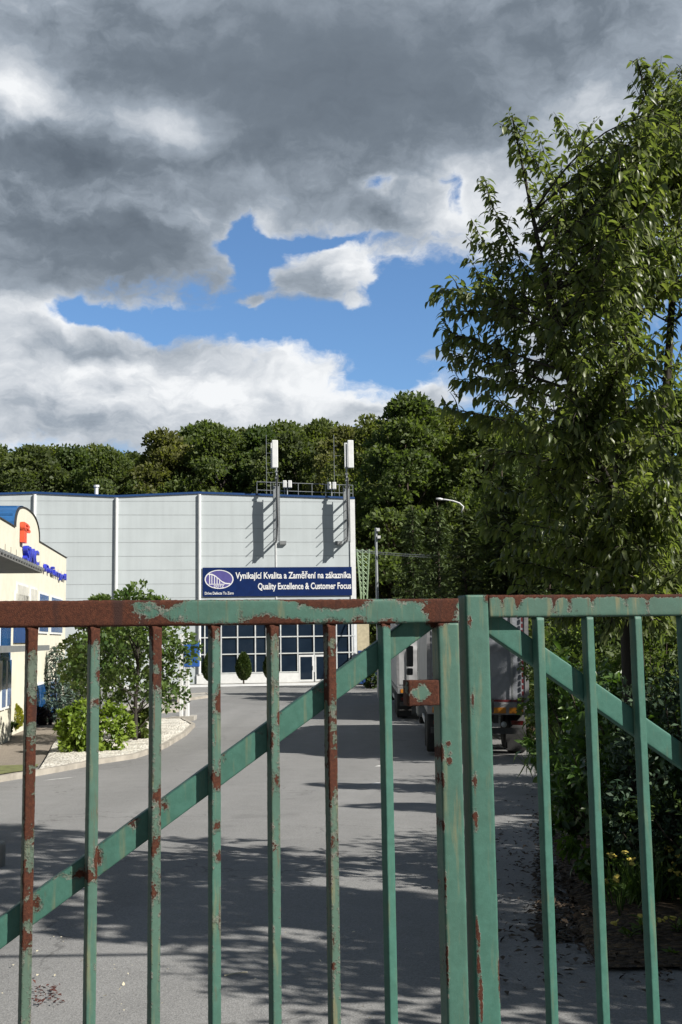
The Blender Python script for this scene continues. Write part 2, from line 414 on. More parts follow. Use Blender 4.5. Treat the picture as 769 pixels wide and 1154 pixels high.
M = dict(
    asphalt=asphalt_mat(), paint=paint_mat(),
    cream=simple('cream_render', (.56, .535, .44), .85, 0, .05, 2, .15, 60),
    panel=None, blue_trim=simple('blue_trim', (.010, .045, .15), .45, 0, .1),
    white=simple('white_metal', (.62, .63, .63), .45, 0, .06), grey=simple('grey_metal', (.22, .23, .235), .45, .3, .12, 6),
    galv=simple('galvanised_steel', (.33, .35, .36), .42, .55, .15, 8), dark=simple('dark_metal', (.03, .032, .034), .55, 0, .2),
    blue_glass=simple('blue_window', (.012, .065, .19), .12, 0, .3, .6), navy=simple('navy_banner', (.003, .016, .080), .8, 0, .12, 2.0, spec=.15),
    banner_white=simple('banner_white', (.66, .66, .66), .55, 0, .03), lilac=simple('logo_lilac', (.075, .065, .24), .5, 0, .08),
    sign_blue=simple('sign_blue', (.022, .035, .40), .4, 0, .1), sign_red=simple('sign_red', (.62, .075, .03), .45, 0, .08),
    concrete=simple('concrete', (.30, .285, .255), .9, 0, .18, 3, .3, 50), pave=None,
    kerb=simple('kerb_stone', (.30, .275, .235), .9, 0, .2, 2.5, .3, 40),
    road_white=simple('road_paint', (.5, .5, .48), .8, 0, .25, 12),
    rubber=simple('tyre_rubber', (.018, .018, .018), .85, 0, .2), red=simple('red_tape', (.10, .010, .014), .5, 0, .2, 20),
    amber=simple('amber_reflector', (.42, .16, .015), .35, 0, .12, 8), tail_red=simple('tail_lamp_red', (.07, .006, .006), .25, 0, .1),
    curtain=simple('grey_side_curtain', (.34, .34, .345), .6, 0, .1, 1.5), cab_white=simple('cab_paint', (.34, .35, .35), .35, 0, .08),
    chassis=simple('chassis_steel', (.05, .05, .05), .6, .2, .3, 5), bumper=simple('grey_tailboard', (.20, .20, .205), .5, .2, .2, 6),
    glass=None, bark=bark('bark_brown', (.035, .028, .022), (.085, .068, .052)), bark_grey=bark('bark_grey', (.020, .018, .016), (.055, .048, .040)),
    lattice=simple('pale_green_steel', (.24, .32, .20), .5, .2, .12), wood=simple('beige_boards', (.36, .31, .21), .8, 0, .12, 4),
    gravel=speckle_mat('white_gravel', (.58, .55, .48), (.42, .39, .33), (.66, .64, .58), 16, .9, .05),
    litter=speckle_mat('leaf_litter', (.030, .020, .013), (.060, .040, .024), (.10, .065, .035), 22, 1.0, .05),
    soil=simple('soil', (.045, .033, .022), .95, 0, .3, 2, .6, 20),
    grass=leaf_mat('grass_blades', (.05, .095, .018), (.15, .22, .045), .5, .3),
    yellow=simple('yellow_petals', (.46, .36, .06), .6, 0, .15, 30),
    cherry=leaf_mat('cherry_leaf', (.062, .098, .036), (.20, .24, .098), .40, .52, .6),
    wood_leaf=leaf_mat('woodland_leaf', (.055, .085, .028), (.140, .175, .058), .55, .5, .3, .3),
    wood_leaf_b=leaf_mat('woodland_leaf_olive', (.066, .084, .032), (.160, .178, .068), .55, .5, .3, .3),
    pine_leaf=leaf_mat('conifer_needle', (.026, .046, .020), (.10, .128, .050), .6, .2, .25),
    maple=leaf_mat('maple_leaf', (.036, .074, .015), (.150, .195, .050), .42, .32, .45),
    lime_leaf=leaf_mat('lime_shrub_leaf', (.085, .145, .015), (.24, .31, .045), .42, .3, .4),
    spruce=leaf_mat('blue_spruce_needle', (.035, .062, .050), (.12, .165, .14), .55, .12, .3),
    thuja=leaf_mat('thuja_leaf', (.020, .045, .010), (.085, .125, .030), .55, .15, .3),
    gold=leaf_mat('golden_thuja_leaf', (.13, .16, .012), (.36, .37, .040), .5, .25, .3),
    plum=leaf_mat('dark_plum_leaf', (.012, .010, .014), (.035, .028, .034), .45, .15, .4),
    laurel=leaf_mat('laurel_leaf', (.036, .078, .018), (.115, .185, .044), .35, .4, .5),
    juniper=leaf_mat('juniper_needle', (.022, .046, .026), (.10, .145, .085), .55, .12, .3),
    dry=simple('dry_leaf', (.16, .075, .045), .8, 0, .35, 9), flake=simple('paint_flake', (.07, .024, .018), .8, 0, .2, 30),
    straw=simple('straw', (.55, .50, .36), .8, 0, .1),
)
def panel_mat():
    m = bpy.data.materials.new('warehouse_panel'); m.use_nodes = True; b = NB(m.node_tree); co = b.coords()
    n = b.noise(co, .35, 4).outputs[0]; st = b.noise(b.mapping(co, (2.2, 2.2, .12)), 1.0, 4).outputs[0]
    c = b.v('SCALE', (.435, .475, .488), b.m('ADD', b.smooth(n, .3, .7, .95, 1.03), b.m('MULTIPLY', b.m('SUBTRACT', st, .5), .22)))
    b.out(b.pbsdf(c, .5, 0, None, .3)); return m
M['panel'] = panel_mat()
def glass_mat():
    m = bpy.data.materials.new('dark_glazing'); m.use_nodes = True; b = NB(m.node_tree); co = b.coords()
    n = b.noise(co, .8, 2).outputs[0]
    c = b.mix(n, (.005, .010, .020, 1), (.016, .028, .046, 1))
    b.out(b.pbsdf(c, .06, 0, b.bump(b.noise(co, .7, 2).outputs[0], .05, .05), .5)); return m
M['glass'] = glass_mat()
def tarp_mat():
    m = bpy.data.materials.new('silver_tarpaulin'); m.use_nodes = True; b = NB(m.node_tree); co = b.coords()
    w = b.noise(co, 1.7, 5, .55, 1.2).outputs[0]; w2 = b.noise(b.mapping(co, (1, 1, 2.2)), 4.5, 4, .5, .8).outputs[0]
    c = b.mix(b.smooth(w, .35, .65), (.17, .18, .20, 1), (.24, .25, .27, 1))
    h = b.m('ADD', w, b.m('MULTIPLY', w2, .4))
    b.out(b.pbsdf(c, .36, 0, b.bump(h, .35, .05), .5)); return m
M['tarp'] = tarp_mat()
def pave_mat():
    m = bpy.data.materials.new('paving_blocks'); m.use_nodes = True; b = NB(m.node_tree); co = b.coords()
    br = b.n('ShaderNodeTexBrick'); b.put(br.inputs['Vector'], co); br.inputs['Scale'].default_value = 4
    br.inputs['Color1'].default_value = (.20, .17, .14, 1); br.inputs['Color2'].default_value = (.26, .225, .185, 1); br.inputs['Mortar'].default_value = (.11, .10, .085, 1)
    br.inputs['Mortar Size'].default_value = .025
    b.out(b.pbsdf(br.outputs['Color'], .9, 0, b.bump(br.outputs['Fac'], -.3, .02), .25)); return m
M['pave'] = pave_mat()

# ------------------------------------------------------------------ ground, road, beds
def ground():
    ys = [-60, -30, -10] + [i * .75 for i in range(0, 64)] + [50 + i * 5 for i in range(20)] + [160, 200, 280, 400, 700, 1500]
    xs = [-1500, -600, -300, -120, -60, -30, -15, -8, -4, 0, 4, 8, 15, 30, 60, 120, 300, 600, 1500]
    v = [(x, y, gz(y)) for y in ys for x in xs]; n = len(xs)
    f = [(j * n + i, j * n + i + 1, (j + 1) * n + i + 1, (j + 1) * n + i) for j in range(len(ys) - 1) for i in range(n - 1)]
    tag(mk('ground', v, f, M['asphalt'], smooth=True), kind='structure')
ground()

def patch(name, poly, mat, off, cuts=5, rough=0.0, kind='structure'):
    """flat polygon laid over the sloping ground"""
    bm = bmesh.new(); vs = [bm.verts.new((p[0], p[1], 0)) for p in poly]; f = bm.faces.new(vs)
    if f.normal.z < 0: f.normal_flip()
    bmesh.ops.triangulate(bm, faces=bm.faces[:])
    for _ in range(cuts):
        long = [e for e in bm.edges if e.calc_length() > .8]
        if not long: break
        bmesh.ops.subdivide_edges(bm, edges=long, cuts=1); bmesh.ops.triangulate(bm, faces=bm.faces[:])
    for v in bm.verts:
        bd = v.is_boundary
        v.co.z = gz(v.co.y) + off + (0 if bd else rough * (mnoise.noise(Vector((v.co.x * .8, v.co.y * .8, 3))) + .4))
    bm.normal_update(); 
    for f in bm.faces:
        if f.normal.z < 0: f.normal_flip()
    me = bpy.data.meshes.new(name); bm.to_mesh(me); bm.free(); me.materials.append(mat)
    o = bpy.data.objects.new(name, me); COL.objects.link(o); return tag(o, kind=kind)

def kerb(poly, w=.14, h=.12, name='kerb', mat=None):
    mb = MB(); pts = []
    for a, b in zip(poly[:-1], poly[1:]):
        a, b = Vector(a[:2] + (0,)) if isinstance(a, tuple) else Vector((a.x, a.y, 0)), Vector(b[:2] + (0,)) if isinstance(b, tuple) else Vector((b.x, b.y, 0))
        n = max(1, int((b - a).length / 1.0)); pts += [a + (b - a) * (i / n) for i in range(n)]
    pts.append(b)
    L = []
    for i, p in enumerate(pts):
        t = (pts[min(i + 1, len(pts) - 1)] - pts[max(i - 1, 0)]).normalized(); nn = Vector((-t.y, t.x, 0)); z = gz(p.y)
        L.append([p + nn * (w / 2) + Vector((0, 0, z - .05)), p + nn * (w / 2) + Vector((0, 0, z + h)), p - nn * (w / 2) + Vector((0, 0, z + h)), p - nn * (w / 2) + Vector((0, 0, z - .05))])
    vs = [q for r in L for q in r]; fs = [(i * 4 + k, i * 4 + k + 1, i * 4 + k + 5, i * 4 + k + 4) for i in range(len(L) - 1) for k in range(3)]
    fs += [(0, 3, 2, 1), tuple(len(vs) - 4 + k for k in (0, 1, 2, 3))]
    mb.add(vs, fs); return tag(mb.build(name, mat or M['kerb']), kind='structure')

def G(*pp): return [gpt(*p) for p in pp]
bed_edge = G((-60, 889), (0, 881), (42, 874), (110, 861), (150, 855), (185, 843), (208, 829), (218, 819))
bed_back = G((205, 812), (150, 813), (100, 815), (75, 822), (60, 842))
patch('gravel_bed', bed_edge[2:] + bed_back, M['gravel'], .085, 5, .05)
kerb(bed_edge + bed_back[:2])
patch('grass_verge', G((-60, 885), (0, 878), (38, 872), (44, 866), (-60, 870)), simple('verge_turf', (.12, .13, .045), .95, 0, .3, 6, .5, 60), .10, 4)
patch('paved_path', G((-60, 868), (44, 865), (58, 842), (74, 822), (90, 804), (34, 806), (26, 822), (-60, 846)), M['pave'], .03, 5)
patch('gravel_border', G((-60, 845), (0, 834), (25, 821), (33, 806), (20, 800), (-60, 818)), M['gravel'], .10, 4, .03)
kerb(G((-60, 846), (0, 835), (26, 822), (34, 806)), .1, .1)
# planting bed along the right of the drive
right_edge = [(1.45, 6.5), (1.5, 7.2), (1.62, 8), (1.9, 10), (2.2, 11.8), (3.0, 15.5), (3.85, 19), (4.6, 24), (5.3, 29), (6.0, 38), (6.8, 50), (8, 64)]
patch('planting_bed', [Vector((x, y, 0)) for x, y in right_edge] + [Vector((40, 64, 0)), Vector((40, 6.5, 0))], M['litter'], .022, 6, .12)
kerb([(x, y) for x, y in right_edge[5:]], .12, .09)
# forecourt pavement of the warehouse and parking islands
WD = R(8.0); WE = Vector((math.cos(WD), math.sin(WD), 0)); WN = Vector((math.sin(WD), -math.cos(WD), 0))   # facade direction, outward normal
WO = at(225, 640, 90.0)
def wh(px, py, out=0.0):
    """facade coordinates (u along, z up) of a photo pixel on the warehouse front"""
    d = ray(px, py); o = WO + WN * out; t = (o - EYE).dot(WN) / d.dot(WN); p = EYE + d * t
    return (p - o).dot(WE), p.z
def WP(u, z, out=0.0): return Vector((WO.x, WO.y, 0)) + WE * u + WN * out + Vector((0, 0, z))
WG = gz(90)
patch('forecourt_pavement', [WP(-30, 0, .2), WP(-30, 0, 3.4), WP(17.5, 0, 3.4), WP(17.5, 0, .2)], M['concrete'], .14, 4)
kerb([WP(-30, 0, 3.45), WP(17.5, 0, 3.45)], .2, .17, mat=M['white'])
for pts in (((120, 800), (178, 793), (212, 796), (205, 802), (150, 806)), ((170, 788), (232, 783), (238, 786), (200, 791))):
    q = G(*pts); patch('traffic_island', q, M['concrete'], .13, 3); kerb(q + [q[0]], .14, .15, mat=M['kerb'])
for a in ((48, 880, 76, 877), (422, 864, 436, 864), (418, 884, 431, 884)):
    p, q = gpt(a[0], a[1]), gpt(a[2], a[3])
    tag(mk('road_marking', [p + Vector((0, 0, .004)), q + Vector((0, 0, .004)), q + Vector((.1, .35, gz(q.y + .35) - q.z + .004)), p + Vector((.1, .35, gz(p.y + .35) - p.z + .004))], [(0, 1, 2, 3)], M['road_white']), kind='structure')

# ------------------------------------------------------------------ foliage generators
def leaf_cloud(pos, axis, nrm, length, width, tint, fold=.25, near=False):
    """arrays of leaves -> (verts, faces, tint). far: folded diamond; near: curved six-quad blade"""
    pos = np.asarray(pos, float); n = len(pos)
    axis = axis / (np.linalg.norm(axis, axis=1)[:, None] + 1e-9)
    side = np.cross(axis, nrm); side /= (np.linalg.norm(side, axis=1)[:, None] + 1e-9)
    nr = np.cross(side, axis)
    L = np.asarray(length)[:, None]; Wd = np.asarray(width)[:, None]
    if not near:
        a = pos; b = pos + axis * L * .5 + side * Wd * .5 + nr * Wd * fold; c = pos + axis * L; d = pos + axis * L * .5 - side * Wd * .5 + nr * Wd * fold
        v = np.stack([a, b, c, d], 1).reshape(-1, 3); i = np.arange(n) * 4
        f = np.stack([i, i + 1, i + 2, i + 3], 1); k = 4
    else:
        rows = []
        for t, w, dr in ((0, .12, 0), (.3, .95, .02), (.65, .8, -.06), (1.0, .03, -.22)):
            m = pos + axis * L * t + nr * L * dr
            rows += [m - side * Wd * .5 * w + nr * Wd * .18 * w, m, m + side * Wd * .5 * w + nr * Wd * .18 * w]
        v = np.stack(rows, 1).reshape(-1, 3); i = np.arange(n) * 12
        fs = []
        for r in range(3):
            for q in range(2):
                fs.append(np.stack([i + r * 3 + q, i + r * 3 + q + 1, i + r * 3 + q + 4, i + r * 3 + q + 3], 1))
        f = np.concatenate(fs); k = 12
    return v, f, np.repeat(np.asarray(tint), k)

def mesh_np(name, v, f, mat, parent=None, tint=None, smooth=False):
    me = bpy.data.meshes.new(name)
    me.vertices.add(len(v)); me.vertices.foreach_set('co', np.asarray(v, np.float32).ravel())
    k = f.shape[1]; me.loops.add(f.size); me.loops.foreach_set('vertex_index', f.ravel().astype(np.int32))
    me.polygons.add(len(f)); me.polygons.foreach_set('loop_start', np.arange(0, f.size, k, dtype=np.int32))
    me.polygons.foreach_set('loop_total', np.full(len(f), k, np.int32))
    if smooth: me.polygons.foreach_set('use_smooth', np.ones(len(f), bool))
    if tint is not None:
        a = me.attributes.new('tint', 'FLOAT', 'POINT'); a.data.foreach_set('value', np.asarray(tint, np.float32))
    me.materials.append(mat); me.update(); me.validate()
    o = bpy.data.objects.new(name, me); COL.objects.link(o)
    if parent is not None: o.parent = parent
    return o

def unit(rg, n):
    v = rg.normal(size=(n, 3)); return v / np.linalg.norm(v, axis=1)[:, None]

def clumps_to_leaves(rg, centers, radii, per, size, flat=.7, droop=.0, jitter=.35, tintf=None):
    P, A, N, L, T = [], [], [], [], []
    for c, r in zip(centers, radii):
        n = max(6, int(per * (r / np.mean(radii)) ** 2))
        d = unit(rg, n); d[:, 2] = np.where(rg.random(n) < .65, np.abs(d[:, 2]), d[:, 2])
        rad = r * (1 - jitter * rg.random(n) ** 1.5)
        p = c + d * rad[:, None] * np.array([1, 1, flat])
        ax = unit(rg, n) * .8 + d * .9; ax[:, 2] -= droop
        nr = d + unit(rg, n) * .7
        P.append(p); A.append(ax); N.append(nr); L.append(size * (.6 + .8 * rg.random(n)))
        t0 = rg.random() * .5
        T.append(np.clip(t0 + rg.random(n) * .5, 0, 1))
    P, A, N, L, T = map(np.concatenate, (P, A, N, L, T))
    return P, A, N, L, T

def limb(mb, p0, p1, r0, r1, rg, n=6, wob=.06, sag=.0, seg=6):
    p0, p1 = Vector(p0), Vector(p1); L = (p1 - p0).length; pts = []; rad = []
    for i in range(n + 1):
        t = i / n; w = wob * L * math.sin(math.pi * t)
        pts.append(p0.lerp(p1, t) + Vector((rg.normal() * w * .5, rg.normal() * w * .5, sag * L * math.sin(math.pi * t))))
        rad.append(r0 + (r1 - r0) * t ** .8)
    mb.tube(pts, rad, seg); return pts

def broad_proto(name, seed, Ht, Rd, leafmat, barkmat, label, cat='tree', nclump=95, per=110, size=.42, low=.12, shape=1.0, group=None, wfac=.62):
    """a broadleaf tree: trunk with limbs, crown of many small leaf faces in ragged clumps"""
    rg = np.random.default_rng(seed); root = thing(name, label, cat, group=group)
    mb = MB(); tp = limb(mb, (0, 0, -.2), (rg.normal() * .4, rg.normal() * .4, Ht * .8), Ht * .018, Ht * .004, rg, 8, .02, 0, 8)
    C, Rr = [], []
    nlobe = 7; lobes = [(rg.uniform(0, 6.28), rg.uniform(low + .1, .95), rg.uniform(.75, 1.15)) for _ in range(nlobe * 2)]
    while len(C) < nclump:
        t = rg.uniform(low, 1.0) ; a = rg.uniform(0, 6.283)
        prof = Rd * (math.sin(math.pi * min(1, ((t - low) / (1 - low)) ** .75 * .90 + .10)) ** .75) * shape
        b = 1.0 + .16 * math.sin(3 * a + seed) + .12 * math.sin(5 * a + 9 * t + seed * 2) + .10 * math.sin(17 * t + seed)
        rr = prof * b * math.sqrt(rg.uniform(.18, 1.0))
        if rg.random() < .12: continue
        C.append(np.array([rr * math.cos(a), rr * math.sin(a), t * Ht * .97])); Rr.append(Rd * rg.choice([rg.uniform(.10, .18), rg.uniform(.16, .30)]))
    for c in C[::3]:
        i = min(len(tp) - 1, max(1, int(c[2] / (Ht * .8) * 8 - 1.5)))
        limb(mb, tp[i], c, Ht * .006, Ht * .0012, rg, 4, .06, .05, 5)
    mb.build('trunk', barkmat, root, True, local=True)
    P, A, N, L, T = clumps_to_leaves(rg, C, Rr, per, size)
    v, f, t = leaf_cloud(P, A, N, L, L * wfac, T)
    mesh_np('crown', v, f, leafmat, root, t)
    return root

def conifer_proto(name, seed, Ht, Rd, leafmat, barkmat, label, cat='tree', rows=22, per=26, twig=16, size=.5, base=.08, group=None, width=.28):
    rg = np.random.default_rng(seed); root = thing(name, label, cat, group=group); mb = MB()
    limb(mb, (0, 0, -.2), (0, 0, Ht), Ht * .016, Ht * .002, rg, 6, .0, 0, 8)
    P, A, N, L, T = [], [], [], [], []
    for r in range(rows):
        t = base + (1 - base) * r / rows; z = t * Ht; br = Rd * (1 - t) ** .8 * (0.85 + .3 * rg.random()) + .05 * Rd
        nb_ = int(5 + 6 * (1 - t))
        for k in range(nb_):
            a = 2 * math.pi * k / nb_ + rg.uniform(-.35, .35); l = br * rg.uniform(.65, 1.12)
            tip = np.array([l * math.cos(a), l * math.sin(a), z - .18 * l + rg.normal() * .04 * l]); st = np.array([0, 0, z])
            if r % 2 == 0 and k % 2 == 0: mb.tube([st, tip], [Ht * .003, Ht * .001], 4, False)
            n = int(per * (.35 + l / Rd)); s = rg.random(n) ** .7
            p = st + (tip - st) * s[:, None]; p[:, 2] += .10 * l * np.sin(math.pi * s) * .6
            dirb = (tip - st) / (np.linalg.norm(tip - st) + 1e-9)
            ax = dirb * .7 + unit(rg, n) * .75; ax[:, 2] = ax[:, 2] * .7 - .10
            nr = np.array([0, 0, 1.0]) + unit(rg, n) * .45
            P.append(p); A.append(ax); N.append(nr); L.append(size * rg.uniform(.5, 1.2, n)); T.append(np.clip(.15 + .6 * s + .3 * rg.random(n) - .1, 0, 1))
    mb.build('trunk', barkmat, root, True, local=True)
    P, A, N, L, T = map(np.concatenate, (P, A, N, L, T))
    v, f, t = leaf_cloud(P, A, N, L, L * width, T); mesh_np('crown', v, f, leafmat, root, t)
    return root

def bush(name, label, cat, base, blobs_, leafmat, n, size, wfac=.5, seed=1, group=None, near=False, stems=True, droop=.1):
    """shrub from ellipsoid blobs (dx,dy,dz,rx,ry,rz) round its base"""
    rg = np.random.default_rng(seed); root = thing(name, label, cat, base, group)
    vol = np.array([b[3] * b[4] + b[4] * b[5] + b[3] * b[5] for b in blobs_]); P, A, N, T = [], [], [], []
    mb = MB()
    for b, w in zip(blobs_, vol / vol.sum()):
        k = int(n * w); sub = max(6, int(k / 45)); d0 = unit(rg, sub)
        cen = d0 * np.array(b[3:]) * (rg.uniform(.45, .98, sub) ** .6)[:, None] + np.array(b[:3])
        idx = rg.integers(0, sub, k); d = unit(rg, k)
        p = cen[idx] + d * np.mean(b[3:]) * .30 * rg.uniform(.3, 1, k)[:, None]
        p[:, 2] = np.where(p[:, 2] < .02, .02 + .1 * rg.random(k), p[:, 2])
        o = (p - np.array(b[:3])) / np.array(b[3:]); o /= np.linalg.norm(o, axis=1)[:, None] + 1e-9
        ax = o * .8 + unit(rg, k) * .8; ax[:, 2] -= droop
        P.append(p); A.append(ax); N.append(o + unit(rg, k) * .6 + np.array([0, 0, .4])); T.append(np.clip(rg.random(sub)[idx] * .5 + rg.random(k) * .5, 0, 1))
        if stems:
            for q in cen[:: max(1, sub // 7)]: limb(mb, (rg.normal() * .05, rg.normal() * .05, -.05), q, .016 * (b[5] / .6) ** .5, .005, rg, 4, .08, 0, 5)
    P, A, N, T = map(np.concatenate, (P, A, N, T)); L = size * rg.uniform(.6, 1.25, len(P))
    if mb.v: mb.build('stems', M['bark'], root, True, local=True)
    v, f, t = leaf_cloud(P, A, N, L, L * wfac, T, near=near); mesh_np('foliage', v, f, leafmat, root, t, smooth=near)
    return root

def topiary(name, label, cat, base, Ht, Rd, leafmat, seed, n=2600, size=.10, group=None, tip=1.6):
    rg = np.random.default_rng(seed); root = thing(name, label, cat, base, group)
    t = rg.random(n); a = rg.uniform(0, 6.283, n); r = Rd * np.sin(math.pi * np.clip(t, 0.02, .985) ** (1 / tip * 1.25)) ** .65 * (1 + .10 * np.sin(5 * a + 8 * t)) * rg.uniform(.8, 1.04, n)
    P = np.stack([r * np.cos(a), r * np.sin(a), .12 * Ht + t * Ht * .88], 1)
    d = np.stack([np.cos(a), np.sin(a), np.full(n, .9)], 1)
    A = d + unit(rg, n) * .6; Nn = np.stack([np.cos(a), np.sin(a), np.zeros(n)], 1) + unit(rg, n) * .6
    L = size * rg.uniform(.6, 1.3, n); v, f, tt = leaf_cloud(P, A, Nn, L, L * .5, rg.random(n))
    mb = MB(); mb.tube([(0, 0, -.1), (0, 0, Ht * .7)], [.05 * Ht / 1.5, .02], 6); mb.build('trunk', M['bark'], root, local=True)
    mesh_np('foliage', v, f, leafmat, root, tt); return root

# ------------------------------------------------------------------ warehouse
def warehouse():
    p0 = WP(0, WG); t = thing('warehouse', 'long pale grey panelled warehouse with blue roof edge and dark glazed ground floor', 'building', p0)
    U = lambda px, py=640: wh(px, py)[0]
    Zp = lambda px, py: wh(px, py)[1]
    ul, ur = U(38) - 14.2 * 2, U(401)
    apex = [(U(38) - 28.4, Zp(38, 555.5)), (U(38) - 21.3 , Zp(131, 559.3)), (U(38) - 14.2, Zp(38, 555.5)), (U(38) - 7.1, Zp(131, 560)), (U(38), Zp(38, 556)), (U(131), Zp(131, 560)), (U(225), Zp(225, 556)), (ur, Zp(401, 562))]
    depth = -46.0
    # wall: one closed prism, roof follows the low gables
    front = [WP(ul, WG - .2)] + [WP(ur, WG - .2)] + [WP(u, z) for u, z in apex[::-1]]
    mb = MB(); mb.prism(front, WN * depth); mb.build('wall', M['panel'], t)
    cap = MB()
    for (u0, z0), (u1, z1) in zip(apex[:-1], apex[1:]):
        cap.prism([WP(u0, z0 - .02, .10), WP(u1, z1 - .02, .10), WP(u1, z1 + .14, .10), WP(u0, z0 + .14, .10)], WN * (depth - .2))
    cap.build('roof_edge', M['blue_trim'], t)
    # panel joints as shallow dark reveals standing 3 mm proud
    zt = Zp(225, 565) ; j = MB(); z = Zp(225, 580.2); st = (Zp(225, 580.2) - Zp(225, 642.0)) / 4
    zz = z + st
    while zz > Zp(225, 694):
        j.box(WP(ul + .05, zz - .035, .003), WE * (ur - ul - .1), Vector((0, 0, .05)), WN * .004); zz -= st
    j.build('panel_joint', simple('joint_grey', (.30, .325, .335), .7), t)
    for px in (-56, 38, 131, 225, 311.5):
        u = U(px); zb = WG + .9
        top = np.interp(u, [a[0] for a in apex], [a[1] for a in apex])
        mb = MB()
        if px == 311.5: mb.box(WP(u - .05, zb, .003), WE * .10, Vector((0, 0, top - zb - .05)), WN * .05)
        else: mb.tube([WP(u, zb, .09), WP(u, top - .1, .09)], .13, 10)
        mb.build('downpipe', M['white'], t)
    mb = MB(); mb.box(WP(ur - .45, WG, .003), WE * .45, Vector((0, 0, apex[-1][1] - WG - .08)), WN * .09); mb.build('corner_trim', M['white'], t)
    # glazed ground floor
    gl0, gl1 = U(226), U(399.2); zt_, zb_ = Zp(312, 691), Zp(312, 758)
    fr = MB(); xs = [226, 231, 249.5, 268, 288, 300.5, 316.5, 335.7, 354, 371, 379.5, 393.6, 399.2]
    for px in xs: u = U(px, 735); fr.box(WP(u - .05, zb_, .072), WE * .10, Vector((0, 0, zt_ - zb_)), WN * .05)
    for py in (699, 717.6, 736.4, 757.5): z = Zp(312, py); fr.box(WP(gl0, z - .045, .074), WE * (gl1 - gl0), Vector((0, 0, .09)), WN * .055)
    fr.build('mullion', simple('mullion_grey', (.52, .54, .54), .5), t)
    mb = MB(); mb.box(WP(gl0, zb_, .0), WE * (gl1 - gl0), Vector((0, 0, zt_ - zb_)), WN * .015); rw = random.Random(4)
    zs = [zb_] + [Zp(312, py) for py in (736.4, 717.6, 699)] + [zt_]
    for a, b_ in zip(xs[:-1], xs[1:]):
        for z0, z1 in zip(zs[:-1], zs[1:]):
            ua, ub = U(a, 735), U(b_, 735); c1, c2, c3 = (rw.uniform(.022, .055) for _ in range(3)); c4 = c2 + c3 - c1
            mb.add([WP(ua, z0, c1), WP(ub, z0, c2), WP(ub, z1, c4), WP(ua, z1, c3)], [(0, 1, 2, 3)])
    mb.build('glazing', M['glass'], t)
    mb = MB(); mb.box(WP(gl0 - .3, WG + .1, .03), WE * (U(337) - gl0 + .3), Vector((0, 0, zb_ - WG - .14)), WN * .10)
    mb.box(WP(U(371), WG + .1, .03), WE * (gl1 - U(371)), Vector((0, 0, zb_ - WG - .14)), WN * .10); mb.build('plinth', M['white'], t)
    for a, b in ((337, 353.5), (355, 370.5)):
        u0, u1 = U(a, 750), U(b, 750); zt2 = Zp(345, 738)
        d = MB(); d.box(WP(u0, WG + .16, .08), WE * (u1 - u0), Vector((0, 0, zt2 - WG - .16)), WN * .06); dd = d.build('door', M['white'], t)
        g = MB(); g.box(WP(u0 + .12, WG + .34, .142), WE * (u1 - u0 - .24), Vector((0, 0, zt2 - WG - .5)), WN * .01); g.build('pane', M['glass'], dd)
        h = MB(); h.box(WP(u1 - .1, WG + 1.1, .145), WE * .03, Vector((0, 0, .35)), WN * .06); h.build('handle', M['grey'], dd)
    # ventilation pipe on the roof
    v = MB(); u = U(107, 556); zz = np.interp(u, [a[0] for a in apex], [a[1] for a in apex])
    b0 = WP(u, zz + .2, -1.5); v.tube([b0, b0 + Vector((0, 0, .75))], .16, 10); v.tube([b0 + Vector((0, 0, .75)), b0 + Vector((0, 0, .92))], .24, 10); v.build('roof_vent', M['white'], t)
    return t, apex
wht, wapex = warehouse()
def wtop(u): return float(np.interp(u, [a[0] for a in wapex], [a[1] for a in wapex]))

